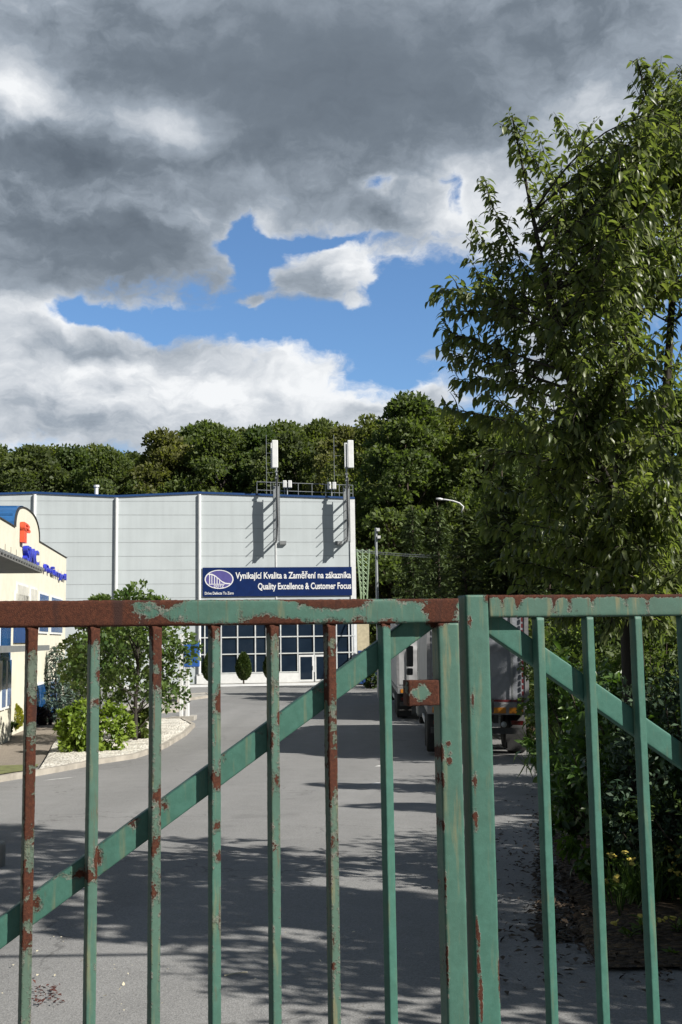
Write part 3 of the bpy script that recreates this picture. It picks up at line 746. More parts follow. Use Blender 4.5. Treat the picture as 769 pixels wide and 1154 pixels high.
def banner():
    u0, zt = wh(228.5, 640, .08); u1, zt2 = wh(396.5, 638.5, .08); _, zb = wh(312, 671.7, .08); zt = (zt + zt2) / 2
    zb = zb; H = zt - zb; Wd = u1 - u0
    t = thing('banner', 'wide navy blue banner with white Czech and English slogan fixed to the warehouse front', 'banner', WP(u0, zb, .08))
    mb = MB(); mb.box(WP(u0, zb, .055), WE * Wd, Vector((0, 0, H)), WN * .05); mb.build('panel', M['navy'], t)
    o = WP(u0, zb, .106); ev = Vector((0, 0, 1))
    def fx(px): return (px - 228.5) / 168.0 * Wd
    def fy(py): return (672.5 - py) / 33.0 * H
    text_mesh('slogan', 'Vynikající Kvalita a Zaměření na zákazníka', M['banner_white'], o, WE, ev, WN, (fx(265), fx(395.5), fy(655), fy(644.3)), .012, .022, t)
    text_mesh('slogan', 'Quality Excellence & Customer Focus', M['banner_white'], o, WE, ev, WN, (fx(290), fx(395.5), fy(667.3), fy(657.4)), .012, .022, t)
    text_mesh('motto', 'Drive Defects To Zero', M['banner_white'], o, WE, ev, WN, (fx(231), fx(263), fy(670.3), fy(667.1)), .012, .018, t)
    cx, cy, rx, ry = fx(246.8), fy(653.0), fx(263) - fx(247), fy(642.2) - fy(653)
    def ell(k, s, d): a = 2 * math.pi * k / 48; return o + WE * (cx + rx * s * math.cos(a)) + ev * (cy + ry * s * math.sin(a)) + WN * d
    q = MB(); q.prism([ell(k, .95, .001) for k in range(48)], WN * .008); lg = q.build('logo_oval', M['lilac'], t)
    q = MB()
    for k in range(48):
        q.add([ell(k, 1, .012), ell(k + 1, 1, .012), ell(k + 1, .92, .012), ell(k, .92, .012)], [(0, 1, 2, 3)])
    # falling curve over bars
    def lp(x, y, d=.013): return o + WE * (cx + rx * x) + ev * (cy + ry * y) + WN * d
    cv = [(-.75, .55), (-.5, .52), (-.28, .36), (-.05, .08), (.2, -.25), (.45, -.44), (.78, -.48)]
    for (x0, y0), (x1, y1) in zip(cv[:-1], cv[1:]): q.add([lp(x0, y0 - .06), lp(x1, y1 - .06), lp(x1, y1 + .07), lp(x0, y0 + .07)], [(0, 1, 2, 3)])
    for x, h in ((-.66, .5), (-.5, .48), (-.32, .36), (-.14, .16), (.04, -.06)):
        q.add([lp(x - .028, -.5), lp(x + .028, -.5), lp(x + .028, h), lp(x - .028, h)], [(0, 1, 2, 3)])
    q.add([lp(-.72, -.54), lp(.4, -.54), lp(.4, -.47), lp(-.72, -.47)], [(0, 1, 2, 3)])
    q.build('logo_lines', M['banner_white'], lg)
    text_mesh('logo_letters', 'DDTZ', M['banner_white'], o, WE, ev, WN, (cx - rx * .36, cx + rx * .34, cy - ry * .86, cy - ry * .58), .014, .02, lg)
banner()

def antennas():
    for pxp, pxa, label in ((312.3, 310, 'slim roof mast with white panel antenna and cable ladder, nearer the middle of the warehouse'),
                            (392.0, 395.2, 'slim roof mast with white panel antenna standing at the right corner of the warehouse')):
        out = 1.25
        u, zb = wh(pxp, 611, out); _, zt = wh(pxp, 500, out); _, zpb = wh(pxp, 528, out); _, zpt = wh(pxp, 497, out)
        t = thing('antenna_mast', label, 'antenna mast', WP(u, zb, out), 'antenna masts on the warehouse front')
        mb = MB(); mb.tube([WP(u, zb, out), WP(u, zt, out)], .065, 8); mb.build('pole', M['galv'], t)
        ua, _ = wh(pxa, 515, out + .3)
        pa = MB(); pa.cbox(WP(ua, (zpb + zpt) / 2, out + .35), .50, .24, zpt - zpb, Matrix((WE, -WN, (0, 0, 1))).transposed()); bevel(pa.build('panel_antenna', M['white'], t), .05)
        p2 = MB(); p2.cbox(WP(u - .28 if pxa < 320 else u + .05, (zpb + zpt) / 2, out - .4), .30, .2, zpt - zpb - .2, Matrix((WE, -WN, (0, 0, 1))).transposed()); p2.build('panel_antenna', M['white'], t)
        # cable ladder held off the wall below the roof edge
        zr = wtop(u); lad = MB()
        for du in (-.27, .27): lad.tube([WP(u + du, zb, out - .28), WP(u + du, zr + .9, out - .28)], .028, 5)
        lad.box(WP(u - .24, zb + .1, out - .30), WE * .48, Vector((0, 0, zr - zb + .6)), WN * .03); lad.build('cable_tray', M['galv'], t)
        st = MB(); z = zb + .35
        while z < zr - .2:
            st.tube([WP(u - .12, z, .0), WP(u - .12, z, out + .5)], .032, 5); z += .78
        st.build('step_arm', M['galv'], t)
        for z in (zb + .12, (zb + zr) / 2, zr - .3):
            br = MB(); br.cbox(WP(u, z, out / 2), .12, out, .14, Matrix((WE, -WN, (0, 0, 1))).transposed()); br.build('wall_bracket', M['grey'], t)
        br = MB(); br.cbox(WP(u + (.6 if pxa < 320 else -.6), zb + .05, .12), .55, .22, .3, Matrix((WE, -WN, (0, 0, 1))).transposed()); br.build('junction_box', M['grey'], t)
        cb = MB(); cb.tube([WP(u + .1, zr + 1.6, out + .1), WP(u + .02, zr + .2, out + .14), WP(u + .08, zb + 1.5, out + .12), WP(u - .05, zb + .1, out + .1)], .06, 6); cb.build('cable', M['dark'], t)
        for k in range(4): cl = MB(); cl.cbox(WP(u, zr + .8 + k * .55, out), .24, .24, .12); cl.build('clamp', M['grey'], t)
    for px, lab in ((300.2, 'thin whip aerial with short cross rungs left of the left mast'), (376.3, 'thin whip aerial with short cross rungs between the two masts')):
        out = -.6; u, zt = wh(px, 490, out); zr = wtop(u)
        mb = MB(); mb.tube([WP(u, zr, out), WP(u, zt, out)], .022, 5)
        for k in range(5): z = zr + 1.2 + k * .85; mb.tube([WP(u - .02, z, out), WP(u + (.55 if k % 2 else .3), z + .02, out)], .014, 4)
        tag(mb.build('whip_aerial', M['galv']), lab, 'aerial', 'whip aerials on the roof')
    t = thing('roof_railing', 'galvanised guard railing along the roof edge between the two masts', 'railing', WP(wh(290, 556)[0], wtop(wh(290, 556)[0]), -.3))
    ua, ub = wh(290, 556)[0], wh(398.5, 556)[0]; rl = MB()
    for h in (.45, 1.15): rl.tube([WP(ua, wtop(ua) + h + .05, -.3), WP(ub, wtop(ub) + h + .05, -.3)], .03, 5)
    rl.build('rail', M['galv'], t)
    for k in range(8): u = ua + (ub - ua) * k / 7; q = MB(); q.tube([WP(u, wtop(u), -.3), WP(u, wtop(u) + 1.2, -.3)], .03, 5); q.build('post', M['galv'], t)
    for px, lab in ((324, 'pair of small white radio boxes on a short post by the left mast'), (374, 'pair of small white radio boxes on a short post by the right mast')):
        u = wh(px, 545)[0]; z = wtop(u); t = thing('radio_unit', lab, 'radio unit', WP(u, z, -.1), 'radio units at the roof edge')
        q = MB(); q.tube([WP(u, z, -.1), WP(u, z + .9, -.1)], .05, 6); q.build('post', M['galv'], t)
        for du in (-.22, .22): q = MB(); q.cbox(WP(u + du, z + 1.05, -.02), .32, .3, .62); bevel(q.build('box', M['white'], t), .05)
antennas()

# ------------------------------------------------------------------ cream office building on the left
LA, LB = Vector((-10.75, 34, 0)), Vector((-12.75, 50, 0))
LE = (LB - LA).normalized(); LN = Vector((LE.y, -LE.x, 0))
def lb(px, py, out=0.0):
    d = ray(px, py); o = LA + LN * out; t = (o - EYE).dot(LN) / d.dot(LN); p = EYE + d * t
    return (p - o).dot(LE), p.z
def LP(u, z, out=0.0): return LA + LE * u + LN * out + Vector((0, 0, z))

def office():
    gb = gz(42) - .3
    ue, ze = lb(75, 629)
    ua, zpar = lb(17, 594); uc, zc = lb(44, 610); zpar = (zpar + ze + zc) / 3
    up, zpk = lb(27, 571)
    t = thing('office_building', 'cream rendered office building with arched parapet, blue windows and raised lettering', 'building', LP(ue, gb))
    us = -16.0
    # parapet outline with the arch
    uc0, uc1 = ua, uc; mid = (uc0 + uc1) / 2
    arch = []
    for k in range(25):
        a = math.pi * (1 - k / 24); hh = (zpk - zpar)
        arch.append((mid - (uc1 - uc0) / 2 * math.copysign(abs(math.cos(math.pi * k / 24)) ** .8, math.cos(math.pi * k / 24)), zpar + hh * math.sin(math.pi * k / 24) ** .85))
    outline = [(us, gb), (ue, gb), (ue, zpar)] + [(u, z) for u, z in arch[::-1]] + [(us, zpar)]
    w = MB(); w.prism([LP(u, z) for u, z in outline], LN * -.4)
    w.box(LP(us, gb, -.4), LE * (ue - us), Vector((0, 0, zpar - .9 - gb)), LN * -11.5); w.build('wall', M['cream'], t)
    cp = MB()
    line = [(us, zpar)] + arch + [(ue + .05, zpar)]
    for (u0, z0), (u1, z1) in zip(line[:-1], line[1:]):
        e = Vector((0, 0, 1)); cp.box(LP(u0, z0 + .002, -.45), LP(u1, z1) - LP(u0, z0), LN * .50, Vector((0, 0, .02)))
    cp.build('coping', M['dark'], t)
    vt = MB(); vv = []
    for k, (u, z) in enumerate(arch): vv += [LP(u, z + .05, -.03), LP(u, z + .05, -7.5)]
    n = len(arch); vt.add(vv, [(2 * i, 2 * i + 1, 2 * i + 3, 2 * i + 2) for i in range(n - 1)])
    for k in range(3, n - 2, 4): u, z = arch[k]; vt.box(LP(u - .04, z + .02, -7.4), LE * .08, LN * 7.3, Vector((0, 0, .07)))
    vt.build('barrel_roof', simple('blue_sheet_roof', (.03, .12, .30), .35, .2, .15, 2), t)
    # little vent slots under the parapet
    u = us + 1; sm = simple('slot_shadow', (.18, .165, .13), .9)
    while u < ue - .3:
        if not (uc0 + .6 < u < uc1 - .2):
            sl_ = MB(); sl_.box(LP(u, zpar - 1.05, .003), LE * .05, Vector((0, 0, .32)), LN * .006); sl_.build('vent_slot', sm, t)
        u += 1.05
    # upper windows of the set-back wing: white frames then blue panels
    zt, zb = lb(40, 657)[1] + .15, lb(40, 676)[1] - .1
    def win(u0, u1, z0, z1, out=0.0, mat=None, nm='window'):
        f = MB(); f.box(LP(u0, z0, out + .003), LE * (u1 - u0), Vector((0, 0, z1 - z0)), LN * .05); fo = f.build(nm, M['white'], t)
        k = max(1, int((u1 - u0) / .9)); g = MB()
        for i in range(k):
            a = u0 + .07 + (u1 - u0 - .07) * i / k; b_ = u0 + (u1 - u0 - .07) * (i + 1) / k
            g.box(LP(a, z0 + .08, out + .055), LE * (b_ - a), Vector((0, 0, z1 - z0 - .16)), LN * .008)
        g.build('pane', mat or M['blue_glass'], fo); return fo
    uw = [lb(px, 660)[0] for px in (18, 31, 33.5, 41, 43.5, 54, 57, 70)]
    z1 = lb(25, 658)[1]; z0 = z1 - 1.7
    wg = simple('white_blind', (.48, .47, .42), .6)
    win(uw[0], uw[1], z0, z1, 0, wg); win(uw[2], uw[3], z0, z1, 0, wg); win(uw[4], uw[5], z0, z1 - .1); win(uw[6], uw[7], z0, z1 - .1)
    z1b = z0 - 1.9
    win(uw[2], uw[5], z1b - 1.6, z1b); win(uw[6], uw[7], z1b - 1.6, z1b)
    # projecting bay nearer the camera
    ob = .35; ube, _ = lb(15, 690, ob); zcan = lb(48, 646.5, 2.6)[1]
    b = MB(); b.box(LP(us, gb, .002), LE * (ube - us), Vector((0, 0, zcan - gb)), LN * ob); b.build('bay', M['cream'], t)
    zz = zcan - .45
    for k in range(6):
        u1 = ube - .6 - k * 2.1
        win(u1 - 1.8, u1, zz - 1.75, zz, ob + .002)
    # white window, blue spandrel at the far side, porch roof
    zs = lb(8, 736, ob + .8)[1]
    _, zp1 = lb(31, 734, ob + 1.2); up1 = lb(52, 734, ob + 1.2)[0]
    p = MB(); p.box(LP(us, zp1, .006), LE * (up1 - us), Vector((0, 0, .16)), LN * (ob + 1.3)); p.build('porch_roof', M['grey'], t)
    for k in range(6):
        u1 = ube - .35 - k * 2.1; win(u1 - .72, u1, zp1 - 1.75, zp1 - .2, ob + .002); win(u1 - 1.62, u1 - .9, zp1 - 1.75, zp1 - .2, ob + .002)
    sp = MB(); u0s, zs1 = lb(15, 718.5); u1s, zs0 = lb(31, 733); sp.box(LP(u0s, zp1 + .25, .004), LE * (u1s - u0s), Vector((0, 0, .65)), LN * .06); sp.build('spandrel', M['blue_trim'], t)
    win(u0s, u1s, zp1 + .98, zp1 + 2.0, 0, wg)
    # roof canopy with corrugated edge over the bay
    uct, zct = lb(48, 646, 2.6); c = MB()
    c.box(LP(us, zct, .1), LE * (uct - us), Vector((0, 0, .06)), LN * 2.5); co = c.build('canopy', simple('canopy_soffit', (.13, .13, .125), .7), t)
    rb = MB(); u = us
    while u < uct - .1: rb.box(LP(u, zct + .062, .12), LE * .16, Vector((0, 0, .06)), LN * 2.52); u += .32
    rb.build('corrugation', M['grey'], co)
    # raised letters
    o = LP(0, 0, .02); ev = Vector((0, 0, 1))
    ur0, zr1 = lb(22.5, 587.5); ur1, zr0 = lb(29.5, 609)
    zt_r = lb(22.5, 588)[1]; zb_r = lb(23.5, 610)[1]
    text_mesh('red_emblem', 'B', M['sign_red'], o, LE, ev, LN, (ur0, ur1, zb_r + .35, zt_r), .14, .02, t)
    rt = MB(); rt.box(LP(ur0, zb_r - .05, .02), LE * .55, Vector((0, 0, .5)), LN * .14); rt.build('emblem_foot', M['sign_red'], t)
    u0, u1 = lb(24.5, 620)[0], lb(39.5, 632)[0]; zt1 = lb(24.5, 612)[1]; zb1 = lb(24.5, 633.5)[1]
    text_mesh('company_letters', 'SMC', M['sign_blue'], o, LE, ev, LN, (u0 + .1, u1 - .1, zb1 + .05, zt1 - .05), .16, .015, t)
    u0, u1 = lb(48.5, 640)[0], lb(72.3, 648)[0]; zt2 = lb(49, 632.5)[1]; zb2 = lb(49, 649)[1]
    text_mesh('company_letters', 'Průmysl', M['sign_blue'], o, LE, ev, LN, (u0, u1, zb2 + .08, zt2 - .06), .10, .012, t)
    return t
office()

# ------------------------------------------------------------------ things round the warehouse
def sign_pylon():
    p = gpt(207.5, 812); y = p.y
    t = thing('sign_pylon', 'tall white twin posts carrying a blue sign above a concrete plinth', 'sign', p)
    pl = MB(); z = p.z
    pl.prism([p + Vector((-.55, -.15, -.05)), p + Vector((.42, -.15, -.05)), p + Vector((.42, .75, -.05)), p + Vector((-.2, .75, -.05))], (0, 0, .22)); pl.build('plinth', M['concrete'], t)
    for dx in (-.12, .12): q = MB(); q.cbox(p + Vector((dx, .1, 1.75)), .16, .16, 3.4); bevel(q.build('post', M['white'], t), .02)
    q = MB(); q.cbox(p + Vector((.30, .1, 2.62)), .62, .22, 1.0); bevel(q.build('sign_panel', simple('sky_blue_sign', (.02, .09, .33), .4), t), .03)
sign_pylon()

def annex():
    a, zt = wh(402.5, 700, -2); b, _ = wh(416, 700, -2)
    t = thing('annex', 'small beige boarded annex at the right end of the warehouse', 'building', WP(a, gz(92), -2))
    q = MB(); q.box(WP(a, gz(92) - .1, -2), WE * (b - a), Vector((0, 0, zt - gz(92) + .6)), WN * -6); q.build('wall', M['wood'], t)
    q = MB(); q.box(WP(a - .1, zt + .5, -1.8), WE * (b - a + .2), Vector((0, 0, .2)), WN * -6.4); q.build('roof', M['white'], t)
    q = MB(); q.box(WP(a + .3, gz(92) + .1, -1.99), WE * .5, Vector((0, 0, 2.1)), WN * .03); q.build('door', M['grey'], t)
    p = gpt(416.5, 772); t = thing('storage_container', 'blue steel storage container beside the warehouse corner', 'container', p)
    bx_ = MB(); bx_.box(p + Vector((-.8, .2, .12)), Vector((2.44, 0, 0)), Vector((0, 6, 0)), Vector((0, 0, 2.5))); bx_.build('shell', simple('container_blue', (.012, .055, .19), .5, 0, .2), t)
    rb = MB()
    for k in range(9): rb.box(p + Vector((-.74 + k * .27, .15, .25)), Vector((.1, 0, 0)), Vector((0, .048, 0)), Vector((0, 0, 2.25)))
    rb.build('corrugation', simple('container_rib', (.010, .045, .16), .5, 0, .2), t)
    for k in (0, 1): q = MB(); q.cbox(p + Vector((-.7 + k * 2.24, .5, .06)), .2, .2, .14); q.build('foot', M['dark'], t)
annex()

def lattice():
    y = 96; t = thing('lattice_frame', 'pale green steel lattice frame behind the warehouse corner', 'lattice tower', gline(409, y))
    tops = [at(402.5, 619, y), at(408.5, 619, y), at(416.5, 619, y)]; bots = [at(407, 672, y), at(410, 672, y), at(414, 672, y)]
    gr = gline(410, y).z
    for i in range(3):
        q = MB(); b_ = bots[i].copy(); lo = Vector((b_.x, b_.y, gr)); q.tube([lo, b_, tops[i]], .07, 5); q.build('leg', M['lattice'], t)
    q = MB()
    for a, b_ in ((0, 1), (1, 2)):
        n = 9
        for k in range(n):
            s0, s1 = k / n, (k + 1) / n
            q.tube([bots[a].lerp(tops[a], s0), bots[b_].lerp(tops[b_], s1)], .035, 4); q.tube([bots[b_].lerp(tops[b_], s0), bots[a].lerp(tops[a], s1)], .035, 4)
    q.build('bracing', M['lattice'], t)
lattice()

def camera_pole():
    y = 62; b = gline(426.2, y); tp = at(421.6, 595, y); tp = Vector((b.x, y, tp.z))
    t = thing('camera_pole', 'tall thin grey pole with two small cameras right of the warehouse', 'pole', b)
    q = MB(); q.tube([b, tp], [.10, .07], 8); q.build('pole', M['galv'], t)
    for dz, dx in ((-.12, .12), (-.55, .16)):
        q = MB(); q.cbox(tp + Vector((dx, -.1, dz)), .18, .34, .16); q.build('camera', M['white'], t)
camera_pole()

def street_lamp():
    y = 60; b = gline(524.5, y); el_ = at(523, 573, y); tip = at(492, 562, y)
    t = thing('street_lamp', 'street lamp with curved white arm reaching out of the trees', 'street lamp', b)
    q = MB(); q.tube([b, Vector((b.x, y, el_.z - .2))], [.10, .06], 8); q.build('pole', simple('dark_green_pole', (.03, .04, .03), .6), t)
    pts = []
    for px, py in ((524, 577), (522.5, 571), (518, 567), (511, 564.6), (503, 563.2), (497, 562.6)): pts.append(at(px, py, y))
    pts[0] = Vector((b.x, y, el_.z - .2)); q = MB(); q.tube(pts, .042, 8); q.build('arm', M['white'], t, True)
    hd = MB(); hd.tube([at(499, 562.7, y), at(496, 562.4, y), at(491.5, 562, y)], [.05, .075, .04], 8); hd.build('lamp_head', M['white'], t, True)
street_lamp()

def cables():
    for k, dy in enumerate((0, 1.6)):
        a = WP(wh(401, 617)[0] + .03, wh(396, 616.5 + dy)[1], -2.5); b_ = at(640, 619 + dy * 2.2, 78)
        pts = [a.lerp(b_, i / 14) + Vector((0, 0, -.5 * math.sin(math.pi * i / 14))) for i in range(15)]
        q = MB(); q.tube(pts, .028, 5)
        tag(q.build('overhead_cable', M['grey']), 'upper thin cable strung from the warehouse corner to the trees' if k == 0 else 'lower thin cable strung from the warehouse corner to the trees', 'cable', 'cables from the warehouse corner')
    # bundled cable over the entrance, above the picture; it draws the thin shadow line across the drive
    q = MB(); zc = 4.7; yc = 6.95 - .625 * 4.7
    q.tube([(-14 + i * 2, yc, zc - .02 * math.sin(math.pi * i / 16)) for i in range(17)], .032, 6)
    tag(q.build('overhead_cable', M['dark']), 'thick bundled cable crossing high above the entrance gate', 'cable')
    for x, lab in ((-14, 'wooden cable pole standing left of the entrance'), (18, 'wooden cable pole standing right of the entrance')):
        q = MB(); q.tube([(x, yc, -.2), (x, yc, 5.1)], [.13, .1], 10); q.tube([(x, yc, 5.1), (x, yc, 5.16)], [.1, .02], 10); tag(q.build('utility_pole', M['bark_grey']), lab, 'pole', 'poles of the entrance cable')
cables()

# ------------------------------------------------------------------ lorries
def wheel(parent, c, axis, r=.5, w=.3):
    q = MB(); ax = Vector(axis).normalized()
    q.lathe(Vector(c) - ax * w / 2, [(r * .62, 0), (r * .93, 0), (r, .04), (r, w - .04), (r * .93, w), (r * .62, w)], 24, ax); ty = q.build('wheel', M['rubber'], parent, True, local=True)
    h = MB(); h.lathe(Vector(c) - ax * (w / 2 - .03), [(r * .15, -.04 if False else 0), (r * .60, 0), (r * .60, w - .06), (r * .15, w - .06)], 20, ax); hb = h.build('rim', M['grey'], ty, local=True)
    return ty

def lorry(name, label, loc, heading, L=8.6, cab=True, lean=0.0, rearmat=None, sidemat=None, plain=False):
    """faces +y locally, rear face at y=0"""
    t = thing(name, label, 'lorry', loc, None); t.rotation_euler = (0, lean, heading)
    Wd, fl, top = 2.50, 1.18, 3.82
    b = MB(); b.cbox((0, L / 2, (fl + top) / 2), Wd - .04, L, top - fl); bevel(b.build('side_curtain', sidemat or M['curtain'], t, local=True), .06, 3)
    # wrinkled rear tarpaulin, real relief
    nx, nz = 26, 30; vs = []; rg = random.Random(hash(name) % 97)
    for j in range(nz + 1):
        for i in range(nx + 1):
            x = -Wd / 2 + .10 + (Wd - .2) * i / nx; z = fl + .18 + (top - fl - .26) * j / nz
            e = min(i, nx - i, j, nz - j) / 4; e = min(1, e)
            d = .06 * e * mnoise.noise(Vector((x * .9, z * 1.3, 4.0))) + .018 * e * mnoise.noise(Vector((x * 2.4 + z, z * 2.5, 9))) + .008 * e * math.sin((x + .35 * z) * 6)
            if abs(j - nz * .55) < 1: d += .02 * e
            vs.append((x, -.035 - abs(d) - d * .3, z))
    fs = [(j * (nx + 1) + i, j * (nx + 1) + i + 1, (j + 1) * (nx + 1) + i + 1, (j + 1) * (nx + 1) + i) for j in range(nz) for i in range(nx)]
    mk('rear_tarpaulin', vs, fs, rearmat or M['tarp'], t, True, local=True)
    for sx in (-1, 1):
        q = MB(); q.cbox((sx * (Wd / 2 - .05), -.02, (fl + top) / 2), .10, .07, top - fl); q.build('corner_post', M['bumper'], t, local=True)
        q = MB(); z = fl + .2
        while z < top - .2 and not plain: q.cbox((sx * (Wd / 2 - .16), -.075, z), .045, .02, .10); z += .15
        if not plain: q.build('reflective_tape', M['red'], t, local=True)
        # strap
        q = MB(); q.cbox((sx * (Wd / 2 - .42), -.085, (fl + top) / 2), .05, .02, top - fl - .3); q.build('strap', M['grey'], t, local=True)
    q = MB(); q.cbox((0, -.085, fl + .17), Wd - .3, .02, .05); q.build('reflective_tape', M['red'] if not plain else M['bumper'], t, local=True)
    q = MB(); q.cbox((0, -.05, top - .05), Wd, .1, .12); q.build('roof_rail', M['bumper'], t, local=True)
    q = MB(); q.cbox((0, -.06, fl - .02), Wd, .14, .30); bevel(q.build('tailboard', M['bumper'], t, local=True), .02)
    for x in (-.95, -.32, .35, .96): q = MB(); q.cbox((x, -.14, fl + .05), .05, .03, .34); q.build('latch', M['dark'], t, local=True)
    for x in (-.95, -.55, .5, .92): q = MB(); q.cbox((x, -.142, fl - .06), .34, .012, .14); q.build('reflector', M['amber'], t, local=True)
    q = MB(); q.cbox((0, -.02, .62), 2.3, .12, .14); q.build('underrun_bar', M['chassis'], t, local=True)
    for sx in (-1, 1):
        q = MB(); q.cbox((sx * .95, -.085, .82), .30, .05, .10); q.build('tail_lamp', M['tail_red'], t, local=True)
        q = MB(); q.lathe((sx * .62, -.075, .78), [(.02, 0), (.07, 0), (.07, .04), (.02, .05)], 14, (0, -1, 0)); q.build('reverse_lamp', M['galv'], t, local=True)
        q = MB(); q.cbox((sx * .95, .25, .38), .5, .02, .5); q.build('mudflap', M['rubber'], t, local=True)
        q = MB(); q.cbox((sx * 1.2, L * .45, .62), .04, L * .32, .12); q.build('side_guard', M['white'], t, local=True)
        q = MB(); q.cbox((sx * 1.19, L / 2, fl - .1), .07, L - .3, .16); q.build('side_rail', M['bumper'], t, local=True)
        for y in ((.95, 2.25) if L < 10 else (1.6, 2.9, 4.2)): wheel(t, (sx * 1.02, y, .5), (1, 0, 0), .5, .42)
    q = MB()
    for sx in (-1, 1): q.cbox((sx * .45, L / 2 + .8, .92), .12, L + 1.4, .26)
    q.build('chassis', M['chassis'], t, local=True)
    q = MB(); q.cbox((0, .1, .5), .52, .02, .12); q.build('number_plate', M['white'], t, local=True)
    if cab:
        y0 = L + .35; c = MB()
        c.prism([(-1.24, y0, .75), (-1.24, y0 + 2.15, .75), (-1.24, y0 + 2.2, 1.7), (-1.24, y0 + 1.95, 2.95), (-1.24, y0 + .9, 3.35), (-1.24, y0, 3.35)], (2.48, 0, 0)); cb = bevel(c.build('cab', M['cab_white'], t, local=True), .08, 3)
        g = MB(); g.cbox((-1.245, y0 + 1.35, 2.15), .02, .85, .75); g.cbox((1.245, y0 + 1.35, 2.15), .02, .85, .75); g.build('side_window', M['glass'], cb, local=True)
        q = MB(); q.box((-1.1, y0 + 2.13, 1.75), (2.2, 0, 0), (0, -.19, 1.0), (0, .03, .01)); q.build('windscreen', M['glass'], cb, local=True)
        for sx in (-1, 1):
            q = MB(); q.tube([(sx * 1.2, y0 + 1.75, 2.95), (sx * 1.42, y0 + 1.85, 2.98), (sx * 1.50, y0 + 1.85, 2.75), (sx * 1.50, y0 + 1.85, 2.6)], .025, 6); mo = q.build('mirror_arm', M['dark'], t, local=True)
            q = MB(); q.cbox((sx * 1.50, y0 + 1.85, 2.25), .24, .14, .72); q.cbox((sx * 1.50, y0 + 1.85, 1.72), .22, .14, .24); bevel(q.build('mirror', M['dark'], mo, local=True), .04)
            wheel(t, (sx * 1.02, y0 + 1.3, .5), (1, 0, 0), .5, .34)
            q = MB(); q.cbox((sx * 1.1, L * .82, .75), .5, .9, .55); bevel(q.build('fuel_tank', M['grey'], t, local=True), .08, 3)
    return t
p = Vector((3.27, 27.0, gz(27)))
lorry('lorry', 'lorry with wrinkled silver rear tarpaulin and red tape parked nearest behind the gate posts', p, R(-2.6), 8.6, True, R(1.2))
p = Vector((3.30, 42.0, gz(42)))
lorry('lorry', 'plain grey lorry parked in front of the silver lorry, mostly hidden behind it', p, R(-1.0), 12.5, True, 0.0, M['curtain'], None, True)

# ------------------------------------------------------------------ forest
leafy_a = broad_proto('broadleaf_tree', 11, 22, 6.0, M['wood_leaf'], M['bark'], 'tall', nclump=190, per=130, size=.37)
leafy_b = broad_proto('broadleaf_tree', 23, 20, 5.2, M['wood_leaf_b'], M['bark'], 'tall', nclump=170, per=122, size=.35, shape=.95)
leafy_c = broad_proto('broadleaf_tree', 37, 24, 6.6, M['wood_leaf'], M['bark_grey'], 'tall', nclump=215, per=128, size=.38, low=.08)
pine_a = conifer_proto('conifer_tree', 41, 21, 4.2, M['pine_leaf'], M['bark'], 'tall', rows=34, per=34, size=.75)
pine_b = conifer_proto('conifer_tree', 53, 17, 3.8, M['pine_leaf'], M['bark'], 'tall', rows=30, per=34, size=.7)
used = set()
def plant(proto, px, y, topy, label, group, wide=1.0, rot=None):
    b = gline(px, y); h = at(px, topy, y).z - b.z
    H0_ = {leafy_a.name: 22 * .985, leafy_b.name: 20 * .985, leafy_c.name: 24 * .985, pine_a.name: 21, pine_b.name: 17}[proto.name]
    o = proto if proto.name not in used else copy_tree(proto)
    used.add(proto.name); s = h / H0_
    o.location = b; o.scale = (s * wide, s * wide, s); o.rotation_euler = (0, 0, rot if rot is not None else rnd.uniform(0, 6.28))
    tag(o, label, 'tree', group); return o
protos = (leafy_a, leafy_b, leafy_c, pine_a, pine_b)
GW = 'trees of the wood behind the warehouse'
A_, B_, C_, D_, E_ = protos
